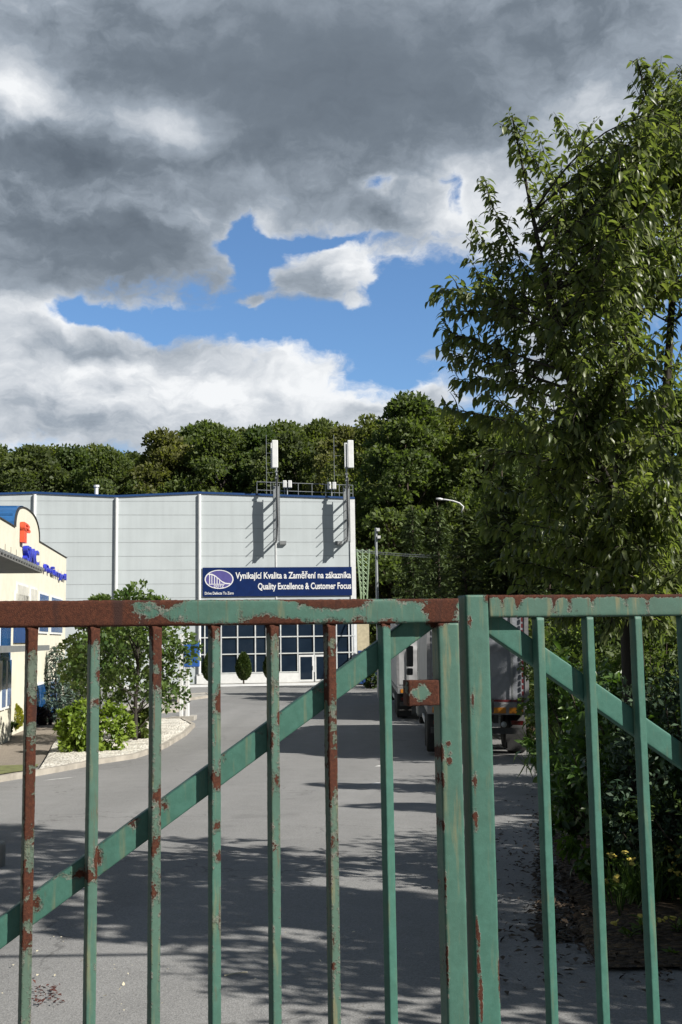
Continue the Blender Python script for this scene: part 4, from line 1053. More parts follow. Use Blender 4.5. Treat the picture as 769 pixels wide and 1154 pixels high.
for pr, px, y, ty, w, lab in (
    (A_, -14, 150, 512, .95, 'dark tree at the left edge of the wood'),
    (B_, 36, 148, 508, 1.05, 'olive rounded tree behind the office building arch'),
    (A_, 78, 152, 512, .9, 'low dark tree left of the roof vent'),
    (C_, 122, 146, 510, .9, 'yellowish broad tree behind the roof vent'),
    (B_, 182, 150, 492, 1.0, 'loose olive tree behind the second downpipe of the warehouse'),
    (A_, 212, 155, 503, .8, 'short dark tree in the dip of the treeline'),
    (C_, 248, 148, 485, 1.0, 'tall dense tree left of the masts, highest behind the warehouse'),
    (A_, 292, 150, 491, .9, 'full green tree directly behind the left mast'),
    (B_, 332, 146, 492, 1.0, 'bright olive tree between the two masts'),
    (C_, 362, 156, 479, .8, 'dark narrow tree behind the right whip aerial'),
    (B_, 394, 140, 486, .85, 'brownish tree behind the right mast'),
    (C_, 424, 122, 474, .80, 'dark tree rising just right of the warehouse corner'),
    (A_, 466, 108, 456, 1.05, 'tallest tree against the blue sky right of the warehouse'),
    (C_, 506, 112, 466, .9, 'tall tree behind the street lamp arm'),
    (A_, 556, 106, 478, .95, 'broad tree behind the left twigs of the cherry'),
    (B_, 441, 108, 575, .7, 'small pale tree beside the camera pole'),
    (D_, 497, 78, 566, 1.0, 'feathery conifer below the street lamp arm'),
    (E_, 527, 56, 574, 1.1, 'light tipped conifer right of the street lamp'),
    (D_, 468, 96, 570, 1.0, 'dark conifer behind the grey lorry'),
    (E_, 572, 58, 530, 1.2, 'dark conifer behind the silver lorry'),
    (C_, 612, 62, 480, .9, 'dense dark tree behind the cherry, left of its trunk'),
    (A_, 664, 55, 470, .9, 'dense dark tree directly behind the cherry trunk'),
    (B_, 720, 50, 470, .9, 'dark tree behind the right half of the cherry'),
    (C_, 780, 55, 440, .9, 'dark tree at the right edge of the picture'),
    (E_, 622, 42, 600, 1.3, 'low dark conifer beyond the silver lorry'),
    (D_, 690, 38, 590, 1.2, 'dark conifer behind the shrubs on the right'),
    (E_, 752, 36, 560, 1.3, 'dark conifer above the juniper'),
):
    plant(pr, px, y, ty, lab, GW, w)
# the wood goes on behind the first row
k = 0
for px in list(range(-60, 700, 42)):
    y = 178 + (k % 3) * 9; plant((A_, C_, B_)[k % 3], px + rnd.uniform(-8, 8), y, {0: 512, 1: 506, 2: 516}[k % 3] - (26 if px > 220 else 0), 'tree deep in the wood, mostly hidden behind the front row', 'trees deep in the wood', 1.15); k += 1
# undergrowth closing the foot of the wood
def undergrowth():
    rg = np.random.default_rng(5); C, Rr = [], []
    for i in range(240):
        px = rg.uniform(405, 900); y = rg.uniform(94, 110) if px < 480 else rg.uniform(66, 84) if px < 560 else rg.uniform(36, 80)
        g = gline(px, y); C.append(np.array([g.x, g.y, g.z + rg.uniform(.3, 3.4)])); Rr.append(rg.uniform(.8, 1.7))
    P, A, N, L, T = clumps_to_leaves(rg, C, Rr, 120, .30); v, f, t = leaf_cloud(P, A, N, L, L * .6, T * .8)
    o = mesh_np('undergrowth', v, f, M['wood_leaf'], None, t)
    tag(o, 'dark tangled undergrowth at the foot of the wood', 'undergrowth', None, 'stuff')
undergrowth()

# ------------------------------------------------------------------ cherry tree on the right
def cherry():
    Yt = 9.2; b = gline(722, Yt); rg = np.random.default_rng(77)
    t = thing('cherry_tree', 'tall cherry tree with drooping glossy leaves leaning over the drive behind the gate', 'tree', b)
    P = lambda px, py, dy=0.0: at(px, py, Yt + dy)
    mb = MB(); loc = lambda v: Vector(v) - b
    trunk_px = [(722, 985, 0), (716, 800, 0), (709, 660, .05), (703, 560, .05), (697, 480, 0), (691, 400, 0), (686, 330, -.1), (684, 250, -.1)]
    tr = [P(*q) for q in trunk_px]; tr[0] = b + Vector((0, 0, -.15))
    mb.tube(tr, [.12, .10, .085, .07, .055, .042, .03, .018], 10)
    stem2 = [P(709, 690, .1), P(735, 560, .5), P(752, 430, .7), P(760, 300, .8), P(768, 180, .7), P(775, 95, .6)]; mb.tube(stem2, [.06, .05, .04, .03, .02, .01], 8)
    stem3 = [P(705, 600, 0), P(668, 500, -.7), P(640, 420, -.9), P(618, 330, -.8), P(600, 240, -.7), P(577, 130, -.7)]; mb.tube(stem3, [.05, .042, .034, .026, .016, .006], 8)
    stem4 = [P(695, 470, .1), P(720, 330, .3), P(738, 210, .2), P(734, 130, .2), P(718, 66, .2)]; mb.tube(stem4, [.04, .03, .022, .014, .005], 8)
    stems = [tr[2:], stem2, stem3, stem4]; plume = []
    LP_, LA_, LN_, LL, LT = [], [], [], [], []
    def leafy(pts, dens, tmin=.15, size=.098, tb=0.0):
        pts = [Vector(p) for p in pts]; seg = [(pts[i + 1] - pts[i]).length for i in range(len(pts) - 1)]; tot = sum(seg)
        n = int(tot * dens)
        for k in range(n):
            s = (tmin + (1 - tmin) * (k + rg.random() * .6) / n) * tot; i = 0
            while i < len(seg) - 1 and s > seg[i]: s -= seg[i]; i += 1
            p = pts[i].lerp(pts[i + 1], min(1, s / seg[i])); d = (pts[i + 1] - pts[i]).normalized()
            a = rg.uniform(0, 6.283); o1 = d.orthogonal().normalized(); o2 = d.cross(o1)
            sd = o1 * math.cos(a) + o2 * math.sin(a)
            ax = sd * .75 + d * .45 + Vector((0, 0, -.75)) + Vector(rg.normal(size=3)) * .18
            nr = Vector((0, 0, 1)) * .8 + sd * .9 + Vector(rg.normal(size=3)) * .35
            LP_.append(p + sd * .012); LA_.append(ax); LN_.append(nr); LL.append(size * rg.uniform(.62, 1.2)); LT.append(min(1, max(0, rg.beta(1.6, 2.6) + tb)))
    def curve(p0, p1, lift, n=6):
        p0, p1 = Vector(p0), Vector(p1); L = (p1 - p0).length; q = []
        j = Vector(rg.normal(size=3)) * .05 * L
        for i in range(n + 1): s = i / n; q.append(p0.lerp(p1, s) + (Vector((0, 0, lift * L)) + j) * math.sin(math.pi * s))
        return q
    def branch(p0, p1, r0, lift, twigs, tl, dens=34):
        q = curve(p0, p1, lift, 7); mb.tube(q, [r0 + (.0025 - r0) * (i / (len(q) - 1)) for i in range(len(q))], 6, False); leafy(q, dens, .35)
        L = (Vector(p1) - Vector(p0)).length
        for k in range(twigs):
            s = .22 + .76 * (k + rg.random()) / twigs; i = min(len(q) - 2, int(s * (len(q) - 1))); f = s * (len(q) - 1) - i
            st = q[i].lerp(q[i + 1], f); d = (q[i + 1] - q[i]).normalized(); sd = Vector(rg.normal(size=3)); sd -= d * sd.dot(d); sd.normalize()
            ln = tl * rg.uniform(.5, 1.15) * (1.15 - .6 * s); e = st + (d * .65 + sd * .75 + Vector((0, 0, .12))) * ln
            qq = curve(st, e, .06, 4); mb.tube(qq, [.005, .0045, .004, .003, .002], 4, False); leafy(qq, 44, .05)
    def near_stem(p):
        best = None
        for s_l in stems:
            for i in range(len(s_l) - 1):
                for f in (0, .25, .5, .75):
                    q = s_l[i].lerp(s_l[i + 1], f); dd = p - q
                    # join lower than the tip: branches rise
                    c = dd.length + max(0, q.z - p.z + dd.length * .35) * 2.2
                    if best is None or c < best[0]: best = (c, q)
        return best[1]
    # shoots that draw the outline against the sky
    for px, py, dy, tw, tl in ((738, 70, .0, 4, .16), (752, 84, .3, 4, .16), (728, 110, .1, 5, .2), (700, 190, .2, 5, .2), (600, 205, -.3, 6, .22), (745, 100, .3, 6, .2), (758, 180, .3, 6, .2), (720, 64, .2, 6, .24), (736, 92, .3, 6, .24), (573, 126, -.7, 7, .26), (605, 145, -.6, 5, .24), (624, 126, -.3, 8, .26), (650, 140, -.2, 5, .26), (690, 150, 0, 6, .3), (676, 152, .1, 5, .25),
                              (541, 198, -.6, 7, .28), (531, 246, -.6, 6, .28), (560, 250, -.5, 8, .32), (527, 288, -.7, 7, .34), (494, 324, -.8, 8, .34), (503, 350, -.5, 8, .36), (499, 372, -.5, 9, .36), (506, 398, -.4, 8, .36), (512, 428, -.2, 8, .34),
                              (500, 458, -.2, 7, .26), (532, 470, .1, 8, .34), (545, 505, .2, 8, .36), (552, 548, .1, 8, .36), (545, 592, -.2, 9, .36), (560, 632, -.1, 9, .36), (590, 664, -.3, 8, .34), (630, 690, -.5, 8, .34),
                              (768, 78, .6, 6, .24), (790, 110, .6, 8, .3), (800, 210, .7, 9, .36), (765, 140, .4, 8, .3), (800, 330, .6, 9, .4), (805, 450, .6, 9, .4), (800, 560, .4, 9, .4), (800, 650, .1, 9, .4),
                              (735, 700, -.6, 8, .36), (690, 700, -.8, 8, .34), (770, 690, -.4, 8, .36), (740, 560, -1.2, 8, .34), (700, 590, -1.3, 7, .34), (650, 560, -1.1, 8, .34), (610, 560, -.9, 8, .36)):
        p = P(px, py, dy)
        if py < 300 and px < 760:
            # slender plume: rises from the body of the crown to its tip
            mid = P(px + rg.uniform(45, 75), py + rg.uniform(105, 150), dy * .8); branch(near_stem(mid), mid, .011, .04, 3, .22, 50)
            qq = curve(mid, p, .03, 7); mb.tube(qq, [.007 - .0008 * i for i in range(8)], 5, False); leafy(qq, 105, .0, .086)
            for k in range(5):
                i = int(rg.integers(1, 6)); d = (qq[i + 1] - qq[i]).normalized(); sd = Vector(rg.normal(size=3)); sd -= d * sd.dot(d); sd.normalize()
                e = qq[i] + (d * .8 + sd * .7) * rg.uniform(.10, .26); q3 = curve(qq[i], e, .05, 4); mb.tube(q3, [.004, .0035, .003, .0025, .002], 4, False); leafy(q3, 70, .05, .086)
            continue
        branch(near_stem(p), p, .011, .05, tw + 6, tl * (.62 if py < 300 else 1.0), 62)
    # the leading shoots carry leaves and short twigs nearly to their feet
    for st_, f0 in ((stem3, .25), (stem4, .2), (stem2, .3), (tr[3:], .3)):
        leafy(st_, 60, f0)
        for k in range(24):
            s = f0 + (1 - f0) * (k + rg.random()) / 24 * .98; i = min(len(st_) - 2, int(s * (len(st_) - 1))); q0 = st_[i].lerp(st_[i + 1], s * (len(st_) - 1) - i)
            d = (st_[i + 1] - st_[i]).normalized(); sd = Vector(rg.normal(size=3)); sd -= d * sd.dot(d); sd.normalize()
            e = q0 + (d * .7 + sd * .75) * rg.uniform(.12, .40) * (1.25 - s); qq = curve(q0, e, .05, 4); mb.tube(qq, [.005, .0045, .004, .003, .002], 4, False); leafy(qq, 52, .05)
    # fill inside the crown
    n = 0
    while n < 140:
        py = rg.uniform(120, 670); edge = np.interp(py, [100, 150, 200, 250, 300, 330, 400, 470, 560, 660], [750, 722, 680, 635, 588, 540, 538, 560, 575, 590])
        px = rg.uniform(edge, 785); dy = rg.uniform(-1.6, 1.0)
        if py > 330 and rg.random() < .30: continue
        if py > 430 and rg.random() < .40: continue
        p = P(px, py, dy); branch(near_stem(p), p, .010, .05, 7, .42, 32); n += 1
    for k in range(50):
        if k < 34: p = P(rg.uniform(628, 785), rg.uniform(370, 665), rg.uniform(-1.6, -.45))
        else: py = rg.uniform(120, 360); p = P(rg.uniform(np.interp(py, [120, 200, 360], [735, 690, 600]), 790), py, rg.uniform(-.9, .3))
        branch(near_stem(p), p, .009, .05, 8, .36, 36)
    V = [loc(v) for v in mb.v]; mk('trunk', V, mb.f, M['bark_grey'], t, True, local=True)
    Pn = np.array([tuple(v - b) for v in LP_]); L = np.array(LL)
    v, f, tt = leaf_cloud(Pn, np.array([tuple(a) for a in LA_]), np.array([tuple(a) for a in LN_]), L, L * .38, np.array(LT), near=True)
    mesh_np('crown', v, f, M['cherry'], t, tt, smooth=True)
    print('cherry leaves', len(L))
cherry()

# trees right of the entrance, outside the picture: they shade the drive
shade = broad_proto('broadleaf_tree', 61, 8.6, 1.0, M['maple'], M['bark_grey'], 'tall slender tree right of the entrance with its crown held high, outside the picture', nclump=62, per=80, size=.17, low=.42, group='trees shading the entrance')
shade.location = (5.2, 5.2, gz(5.2))
for x, y, s, lab in ((10.8, 22.4, 1.15, 'leafy tree right of the lorries, outside the picture'), (8.9, 11.5, .85, 'leafy tree farther along the drive, outside the picture'), (7.6, 15.5, .8, 'leafy tree beyond the cherry on the bed'), (9.0, 3.6, 1.0, 'large leafy tree right of the entrance, outside the picture')):
    o = copy_tree(shade); o.location = (x, y, gz(y)); o.scale = (s, s, s); o.rotation_euler = (0, 0, x * 2); tag(o, lab, 'tree', 'trees shading the entrance')
hs = bush('hedge_shrub', 'dense tall hedge shrub right of the gate, unseen, added for shade', 'shrub', (5.1, 3.9, gz(3.9)), [(0, 0, 2.3, 1.4, 1.3, 2.3), (.2, 1.3, 2.0, 1.3, 1.2, 2.0), (-.1, -.9, 1.7, 1.2, 1.0, 1.7), (1.3, .4, 2.6, 1.3, 1.3, 2.4)], M['laurel'], 17000, .16, .55, 62)  # unseen hedge and its copies, added to darken the right of the drive

for x, y, s, lab in ((6.5, 7.4, 1.0, 'tall hedge shrub right of the cherry, unseen, added for shade'), (6.7, 10.4, .95, 'tall hedge shrub beside the bed, unseen, added for shade'), (7.0, 13.4, .9, 'tall hedge shrub farthest along the bed, unseen, added for shade')):
    o = copy_tree(hs); o.location = (x, y, gz(y)); o.scale = (s, s, s); o.rotation_euler = (0, 0, y); tag(o, lab, 'shrub', 'unseen hedge added to shade the drive')
hs['group'] = 'unseen hedge added to shade the drive'
# ------------------------------------------------------------------ planting on the left
mp = gpt(152, 838)
def maple(px, py, topy, seed, label, Rd, low=.28):
    b = gpt(px, py, .05); h = at(px, topy, b.y).z - b.z
    o = broad_proto('maple_tree', seed, h / .985, Rd, M['maple'], M['bark_grey'], label, nclump=88, per=62, size=.16, low=low, group='young maples on the gravel bed'); o.location = b; return o
maple(152, 838, 662, 91, 'young maple with its trunk rising from the white gravel', 2.05, .22)
maple(112, 822, 676, 95, 'young maple behind the lime green shrub', 1.45, .30)
def px_bush(name, label, cat, px0, px1, pyb, pyt, mat, n, size, seed, wfac=.6, group=None, d=.8, near=False, parts=3):
    b = gpt((px0 + px1) / 2, pyb, .06); w = (px1 - px0) / FPX * b.y / 2; h = (pyb - pyt) / FPX * b.y
    rg = random.Random(seed); bl = [(0, 0, h * .45, w * .75, w * .7 * d, h * .5)]
    for k in range(parts): a = 2 * math.pi * k / parts + rg.random(); bl.append((math.cos(a) * w * .5, math.sin(a) * w * .5 * d, h * rg.uniform(.3, .5), w * .5, w * .5 * d, h * rg.uniform(.38, .5)))
    return bush(name, label, cat, b, bl, mat, n, size, wfac, seed, group, near)
px_bush('lime_shrub', 'rounded lime green shrub on the white gravel', 'shrub', 58, 146, 850, 792, M['lime_leaf'], 3600, .15, 3)
px_bush('green_shrub', 'mid green shrub right of the maple trunk', 'shrub', 136, 173, 836, 800, M['maple'], 1500, .14, 4)
px_bush('plum_shrub', 'small dark plum coloured round shrub by the paved path', 'shrub', 42, 60, 818, 796, M['plum'], 1000, .12, 5)
px_bush('low_hedge', 'low green cushion shrub by the office wall', 'shrub', -14, 20, 832, 815, M['thuja'], 1200, .12, 6)
def placed_conifer(px, pyb, pyt, hw, mat, seed, label, name):
    b = gpt(px, pyb, .05); h = (pyb - pyt) / FPX * b.y; o = conifer_proto(name, seed, h, hw / FPX * b.y, mat, M['bark'], label, 'conifer', rows=18, per=22, size=.16 * h / 2, base=.05); o.location = b; return o
placed_conifer(62, 814, 728, 30, M['spruce'], 8, 'blue grey spruce at the end of the paved path', 'blue_spruce')
placed_conifer(86, 808, 722, 24, M['pine_leaf'], 9, 'very dark conifer behind the blue spruce', 'dark_conifer')
def placed_topiary(px, pyb, pyt, hw, mat, seed, label, name, group=None, n=2200, size=.09, tip=1.6):
    b = gpt(px, pyb, .05); h = (pyb - pyt) / FPX * b.y; return topiary(name, label, 'shrub', b, h, hw / FPX * b.y, mat, seed, n, size, group, tip)
placed_topiary(15, 828, 797, 10, M['gold'], 12, 'golden globe thuja by the office wall', 'golden_thuja')
placed_topiary(25, 818, 765, 7, M['thuja'], 13, 'slim columnar thuja behind the golden globe', 'columnar_thuja')
for px, s, lab in ((273, 14, 'clipped oval thuja standing alone before the glazing'), (303, 15, 'clipped oval thuja left of the glass doors'), (236, 16, 'clipped oval thuja at the left end of the glazing')):
    b = gpt(px, 773, .1); b = WP(wh(px, 750)[0], 0, 2.6); b.z = gz(b.y) + .14; h = at(px, 736, b.y).z - b.z
    topiary('clipped_thuja', lab, 'shrub', b, h, 7.6 / FPX * b.y, M['thuja'], s, 5500, .15, 'clipped thujas before the glazing')
px_bush('round_shrub', 'dark round shrub beside the blue container', 'shrub', 409, 428, 776, 752, M['thuja'], 1100, .22, 17)

# ------------------------------------------------------------------ planting on the right
def rb(name, label, x, y, w, h, mat, n, size, seed, wfac=.5, near=False, d=1.0, group=None, droop=.1):
    rg = random.Random(seed); b = Vector((x, y, gz(y) + .06)); bl = [(0, 0, h * .45, w * .7, w * .7 * d, h * .5)]
    for k in range(4): a = k * 1.57 + rg.random(); bl.append((math.cos(a) * w * .5, math.sin(a) * w * .5 * d, h * rg.uniform(.28, .55), w * .5, w * .5 * d, h * rg.uniform(.3, .45)))
    return bush(name, label, 'shrub', b, bl, mat, n, size, wfac, seed, group, near, droop=droop)
def xat(px, y): return at(px, 722, y).x
rb('laurel_shrub', 'broad dark laurel with large leaves at the edge of the drive', xat(700, 10.4), 10.4, .75, 1.15, M['laurel'], 2300, .115, 21, .42, True)
rb('laurel_shrub', 'laurel spilling over the kerb behind the broad one', xat(676, 14.5), 14.5, .85, 1.25, M['laurel'], 1900, .11, 22, .45, True)
rb('juniper', 'blue green juniper at the right edge behind the last gate bar', xat(758, 8.7), 8.7, .72, 1.95, M['juniper'], 9000, .06, 23, .4)
rb('laurel_shrub', 'tall laurel standing before the cherry trunk', xat(690, 10), 9.8, .8, 2.0, M['laurel'], 3000, .12, 71, .42, True)
rb('laurel_shrub', 'tall leafy laurel hanging over the kerb farther back', xat(652, 17), 17.3, 1.0, 2.4, M['laurel'], 2800, .13, 72, .45, True)
rb('laurel_shrub', 'laurel with dense leaves between the yellow flowers and the cherry trunk', xat(700, 8.9), 8.9, .55, 1.45, M['laurel'], 2600, .095, 24, .42, True)
rb('laurel_shrub', 'low laurel leaning out over the rim of the bed', xat(668, 12.2), 12.2, .6, .95, M['laurel'], 1500, .10, 73, .42, True)
rb('dark_shrub', 'dense dark shrub right of the silver lorry', xat(660, 24), 24.5, 1.5, 3.2, M['wood_leaf'], 6500, .14, 25, .55)
rb('dark_shrub', 'dense dark shrub beside the lorry cab', xat(622, 33), 33, 1.5, 3.3, M['wood_leaf'], 5000, .16, 26, .55)
rb('dark_shrub', 'tall dark shrub between juniper and conifers', xat(715, 19), 19, 1.5, 3.3, M['wood_leaf'], 6000, .13, 27, .55)
rb('pale_shrub', 'light green sunlit shrub framed by two right hand gate bars', xat(650, 29), 29, .75, 4.0, M['lime_leaf'], 2600, .13, 28, .55)
rb('dark_shrub', 'dark shrub filling the right corner of the bed', xat(800, 8.4), 8.3, .8, 1.0, M['thuja'], 4500, .07, 29, .45)
def grass_tuft(label, x, y, h, w, n, seed, group='grass tufts on the bed'):
    rg = np.random.default_rng(seed); b = Vector((x, y, gz(y) + .05)); P = np.stack([rg.normal(size=n) * w * .5, rg.normal(size=n) * w * .5, np.zeros(n)], 1)
    A = np.stack([rg.normal(size=n) * .35, rg.normal(size=n) * .35, np.ones(n)], 1); N = unit(rg, n); L = h * rg.uniform(.5, 1.1, n)
    v, f, t = leaf_cloud(P, A, N, L, np.full(n, .014 + .012 * h), rg.random(n), .1, True); o = mesh_np('grass_tuft', v, f, M['grass'], None, t); o.location = b
    tag(o, label, 'grass', group)
grass_tuft('tall pale grass tuft at the kerb right of the lorry', xat(652, 20), 20, .95, .7, 900, 31)
grass_tuft('shorter grass tuft at the kerb behind the tall one', xat(626, 25.5), 25.5, .7, .6, 700, 32)
grass_tuft('thin grass tuft beside the yellow flowers', xat(708, 8.2), 8.2, .38, .22, 160, 33)
def flower(label, px, py, y, seed):
    rg = np.random.default_rng(seed); top = at(px, py, y); b = Vector((top.x, y, gz(y) + .05)); h = top.z - b.z
    t = thing('ragwort', label, 'flower', b, 'yellow flowers at the edge of the bed'); st = MB(); hd = MB(); P, A, N = [], [], []
    for k in range(4):
        e = Vector((rg.normal() * .07, rg.normal() * .07, h * rg.uniform(.75, 1.05))); s0 = Vector((0, 0, 0)); m_ = Vector((e.x * .3, e.y * .3, h * .5)); st.tube([s0, m_, e], [.004, .003, .002], 4, False)
        hd = MB()
        for q in range(4):
            c = e + Vector((rg.normal() * .012, rg.normal() * .012, rg.normal() * .006)); hd.lathe(c, [(.003, -.004), (.014, .002), (.012, .006), (.004, .008)], 7, (rg.normal() * .4, rg.normal() * .4 - .4, 1))
        hd.build('flower_head', M['yellow'], t, local=True)
        for q in range(5): s = rg.uniform(.15, .9); P.append(tuple(m_.lerp(e, s) if s > .5 else s0.lerp(m_, s * 2))); A.append((rg.normal(), rg.normal(), .5)); N.append((rg.normal() * .3, rg.normal() * .3, 1))
    st.build('stem', M['grass'], t, local=True)
    n = len(P); L = rg.uniform(.05, .09, n); v, f, tt = leaf_cloud(np.array(P), np.array(A), np.array(N), L, L * .35, rg.random(n)); mesh_np('leaves', v, f, M['grass'], t, tt)
for i, (px, py, y, lab) in enumerate(((699, 963, 7.9, 'yellow flower cluster nearest the drive, between two gate bars'), (697, 985, 7.7, 'lower yellow flower cluster nearest the drive'), (718, 960, 8.0, 'yellow flower behind the last gate bar'),
        (722, 1030, 7.2, 'yellow flowers low beside the last gate bar'), (708, 1040, 7.1, 'yellow flowers nearest the pale edging strip'), (762, 1032, 7.2, 'yellow flowers right of the last gate bar'), (764, 946, 8.2, 'tall yellow flowers at the right edge of the picture'), (758, 1088, 6.75, 'yellow flowers at the lower right corner'), (766, 972, 8.0, 'pale yellow leaves below the tall flowers at the right edge'))):
    flower(lab, px, py, y, 40 + i)
# twisted dead twigs
def dead_twig():
    b = gline(760, 8.9, .1); q = MB(); rg = random.Random(3)
    for k in range(6):
        p = b.copy(); a = rg.uniform(0, 6.28); pts = [p.copy()]
        for i in range(12):
            a += rg.uniform(-.9, .9); p = p + Vector((math.cos(a) * .05, math.sin(a) * .05 - .01, .085 if i < 8 else -.04)); pts.append(p.copy())
        q.tube(pts, [.008 - .0005 * i for i in range(13)], 5, False)
    tag(q.build('dead_branch', simple('dead_wood', (.24, .21, .17), .9, 0, .2, 20)), 'bare pale twisted branch against the dark juniper', 'branch')
dead_twig()
# litter on the drive
def scatter(name, mat, label, cat, area, n, size, seed, line=None):
    rg = np.random.default_rng(seed); P = []
    while line and len(P) < n:
        k = rg.integers(0, len(line) - 1); f = rg.random(); x = line[k][0] * (1 - f) + line[k + 1][0] * f + rg.normal() * .28; y = line[k][1] * (1 - f) + line[k + 1][1] * f + rg.normal() * .3
        P.append((x, y, gz(y) + .012 + .03 * rg.random()))
    while len(P) < n:
        px, py = rg.uniform(area[0], area[2]), rg.uniform(area[1], area[3]); P.append(tuple(gpt(px, py, .012 + .01 * rg.random())))
    P = np.array(P); A = unit(rg, n) * np.array([1, 1, .25]); N = unit(rg, n) * .35 + np.array([0, 0, 1]); L = size * rg.uniform(.4, 1.3, n)
    v, f, t = leaf_cloud(P, A, N, L, L * .55, rg.random(n)); o = mesh_np(name, v, f, mat, None, t); tag(o, label, cat, None, 'stuff')
scatter('leaf_litter', simple('litter_leaf', (.06, .040, .024), .85, 0, .5, 60), 'dark fallen leaves strewn along the edge of the bed', 'leaf litter', (604, 915, 735, 1062), 4200, .06, 51)
scatter('leaf_litter', simple('litter_leaf_thin', (.05, .034, .02), .85, 0, .5, 60), 'thinly scattered fallen leaves on the shaded asphalt', 'leaf litter', (520, 900, 640, 1120), 200, .05, 52)
scatter('leaf_litter', simple('litter_leaf_edge', (.055, .036, .021), .85, 0, .5, 60), 'dead leaves lying loosely along the whole rim of the planting bed', 'leaf litter', None, 1300, .055, 58, [(5, 6.45), (3, 6.45), (1.6, 6.5)] + right_edge[1:7])
scatter('paint_flakes', M['flake'], 'red brown paint flakes fallen on the asphalt by the left gate bar', 'paint flakes', (38, 1112, 68, 1136), 60, .03, 53)
scatter('white_chips', M['straw'], 'tiny pale chips scattered over the sunlit asphalt', 'chips', (0, 1040, 480, 1154), 45, .025, 54)
q = MB(); a, b_ = gpt(253, 1101, .008), gpt(279, 1097, .008); q.tube([a, a.lerp(b_, .5) + Vector((0, .004, .003)), b_], .004, 5); tag(q.build('straw', M['straw']), 'single pale straw lying on the sunlit asphalt', 'straw')
q = MB(); a = gpt(1, 978); q.cbox(a + Vector((-.06, .1, .08)), .12, .14, .30); s0 = bevel(q.build('kerb_block', M['concrete']), .03); tag(s0, 'broken concrete block with dry weeds at the left edge of the drive', 'block')

# ------------------------------------------------------------------ the gate
PHI = R(14.0); GE = Vector((math.cos(PHI), math.sin(PHI), 0)); GB = Vector((-math.sin(PHI), math.cos(PHI), 0))
GO = at(245, 720, 2.57)
def gp(px, py, back=0.0, o=None):
    d = ray(px, py); o = (o or GO) + GB * back; t = (o - EYE).dot(GB) / d.dot(GB); p = EYE + d * t
    return (p - o).dot(GE), p.z
def GP(u, z, back=0.0): return Vector((GO.x, GO.y, 0)) + GE * u + GB * back + Vector((0, 0, z))

def profile(a0, a1, b0, b1, r, step=.006):
    """rounded rectangle, subdivided"""
    pts = []
    def side(p, q):
        L = math.dist(p, q); n = max(1, int(L / step))
        for i in range(n): pts.append((p[0] + (q[0] - p[0]) * i / n, p[1] + (q[1] - p[1]) * i / n))
    def corner(cx, cy, s):
        for i in range(4): a = s + math.pi / 2 * i / 4; pts.append((cx + r * math.cos(a), cy + r * math.sin(a)))
    side((a0 + r, b0), (a1 - r, b0)); corner(a1 - r, b0 + r, -math.pi / 2); side((a1, b0 + r), (a1, b1 - r)); corner(a1 - r, b1 - r, 0)
    side((a1 - r, b1), (a0 + r, b1)); corner(a0 + r, b1 - r, math.pi / 2); side((a0, b1 - r), (a0, b0 + r)); corner(a0 + r, b0 + r, math.pi)
    return pts

blots = []          # rust spots: (u, z, ru, rz, strength) in gate coordinates
def blot(px, py, rx, ry, s=.6): 
    u, z = gp(px, py); k = 2.6 / FPX; blots.append((u, z, rx * k, ry * k, s))
def section(name, parent, p0, p1, a, b, prof, base, fade=0.0, step=.006, bulge=.0006, tops=0.0, endw=0.0, edge=.13):
    """hollow-section bar swept from p0 to p1 with wear painted on from the blots"""
    p0, p1 = Vector(p0), Vector(p1); L = (p1 - p0).length; n = max(2, int(L / step)); k = len(prof); vs = []; xs_ = [p[0] for p in prof]; ys_ = [p[1] for p in prof]; cx_, hx_, cy_, hy_ = (min(xs_) + max(xs_)) / 2, (max(xs_) - min(xs_)) / 2, (min(ys_) + max(ys_)) / 2, (max(ys_) - min(ys_)) / 2; wear = []; fd = []
    for i in range(n + 1):
        s = i / n; c = p0.lerp(p1, s)
        for (x, y) in prof:
            v = c + a * x + b * y; rel = v - Vector((GO.x, GO.y, 0)); u = rel.dot(GE); z = v.z
            w = base(s) if callable(base) else base
            for bu, bz, ru, rz, st in blots:
                q = ((u - bu) / ru) ** 2 + ((z - bz) / rz) ** 2
                if q < 6: w += st * math.exp(-q)
            if edge and abs(x - cx_) > hx_ - .004 and abs(y - cy_) > hy_ - .004: w += edge
            if endw: w += endw * (math.exp(-(s * L / .03) ** 2) + math.exp(-((1 - s) * L / .03) ** 2))
            nn = mnoise.noise(v * 90) * bulge * (.5 + 2.2 * min(1, max(0, w))) + mnoise.noise(v * 9) * bulge
            if endw: nn += (.0022 + .0016 * mnoise.noise(v * 260)) * (math.exp(-((1 - s) * L / .007) ** 2) + math.exp(-(s * L / .007) ** 2))
            dv = (a * x + b * y); vs.append(v + dv.normalized() * nn); wear.append(w); fd.append(fade(s) if callable(fade) else fade)
    fs = [(i * k + j, i * k + (j + 1) % k, (i + 1) * k + (j + 1) % k, (i + 1) * k + j) for i in range(n) for j in range(k)]
    fs += [tuple(range(k - 1, -1, -1)), tuple(n * k + j for j in range(k))]
    return mk(name, vs, fs, M['paint'], parent, True, {'wear': wear, 'fade': fd})

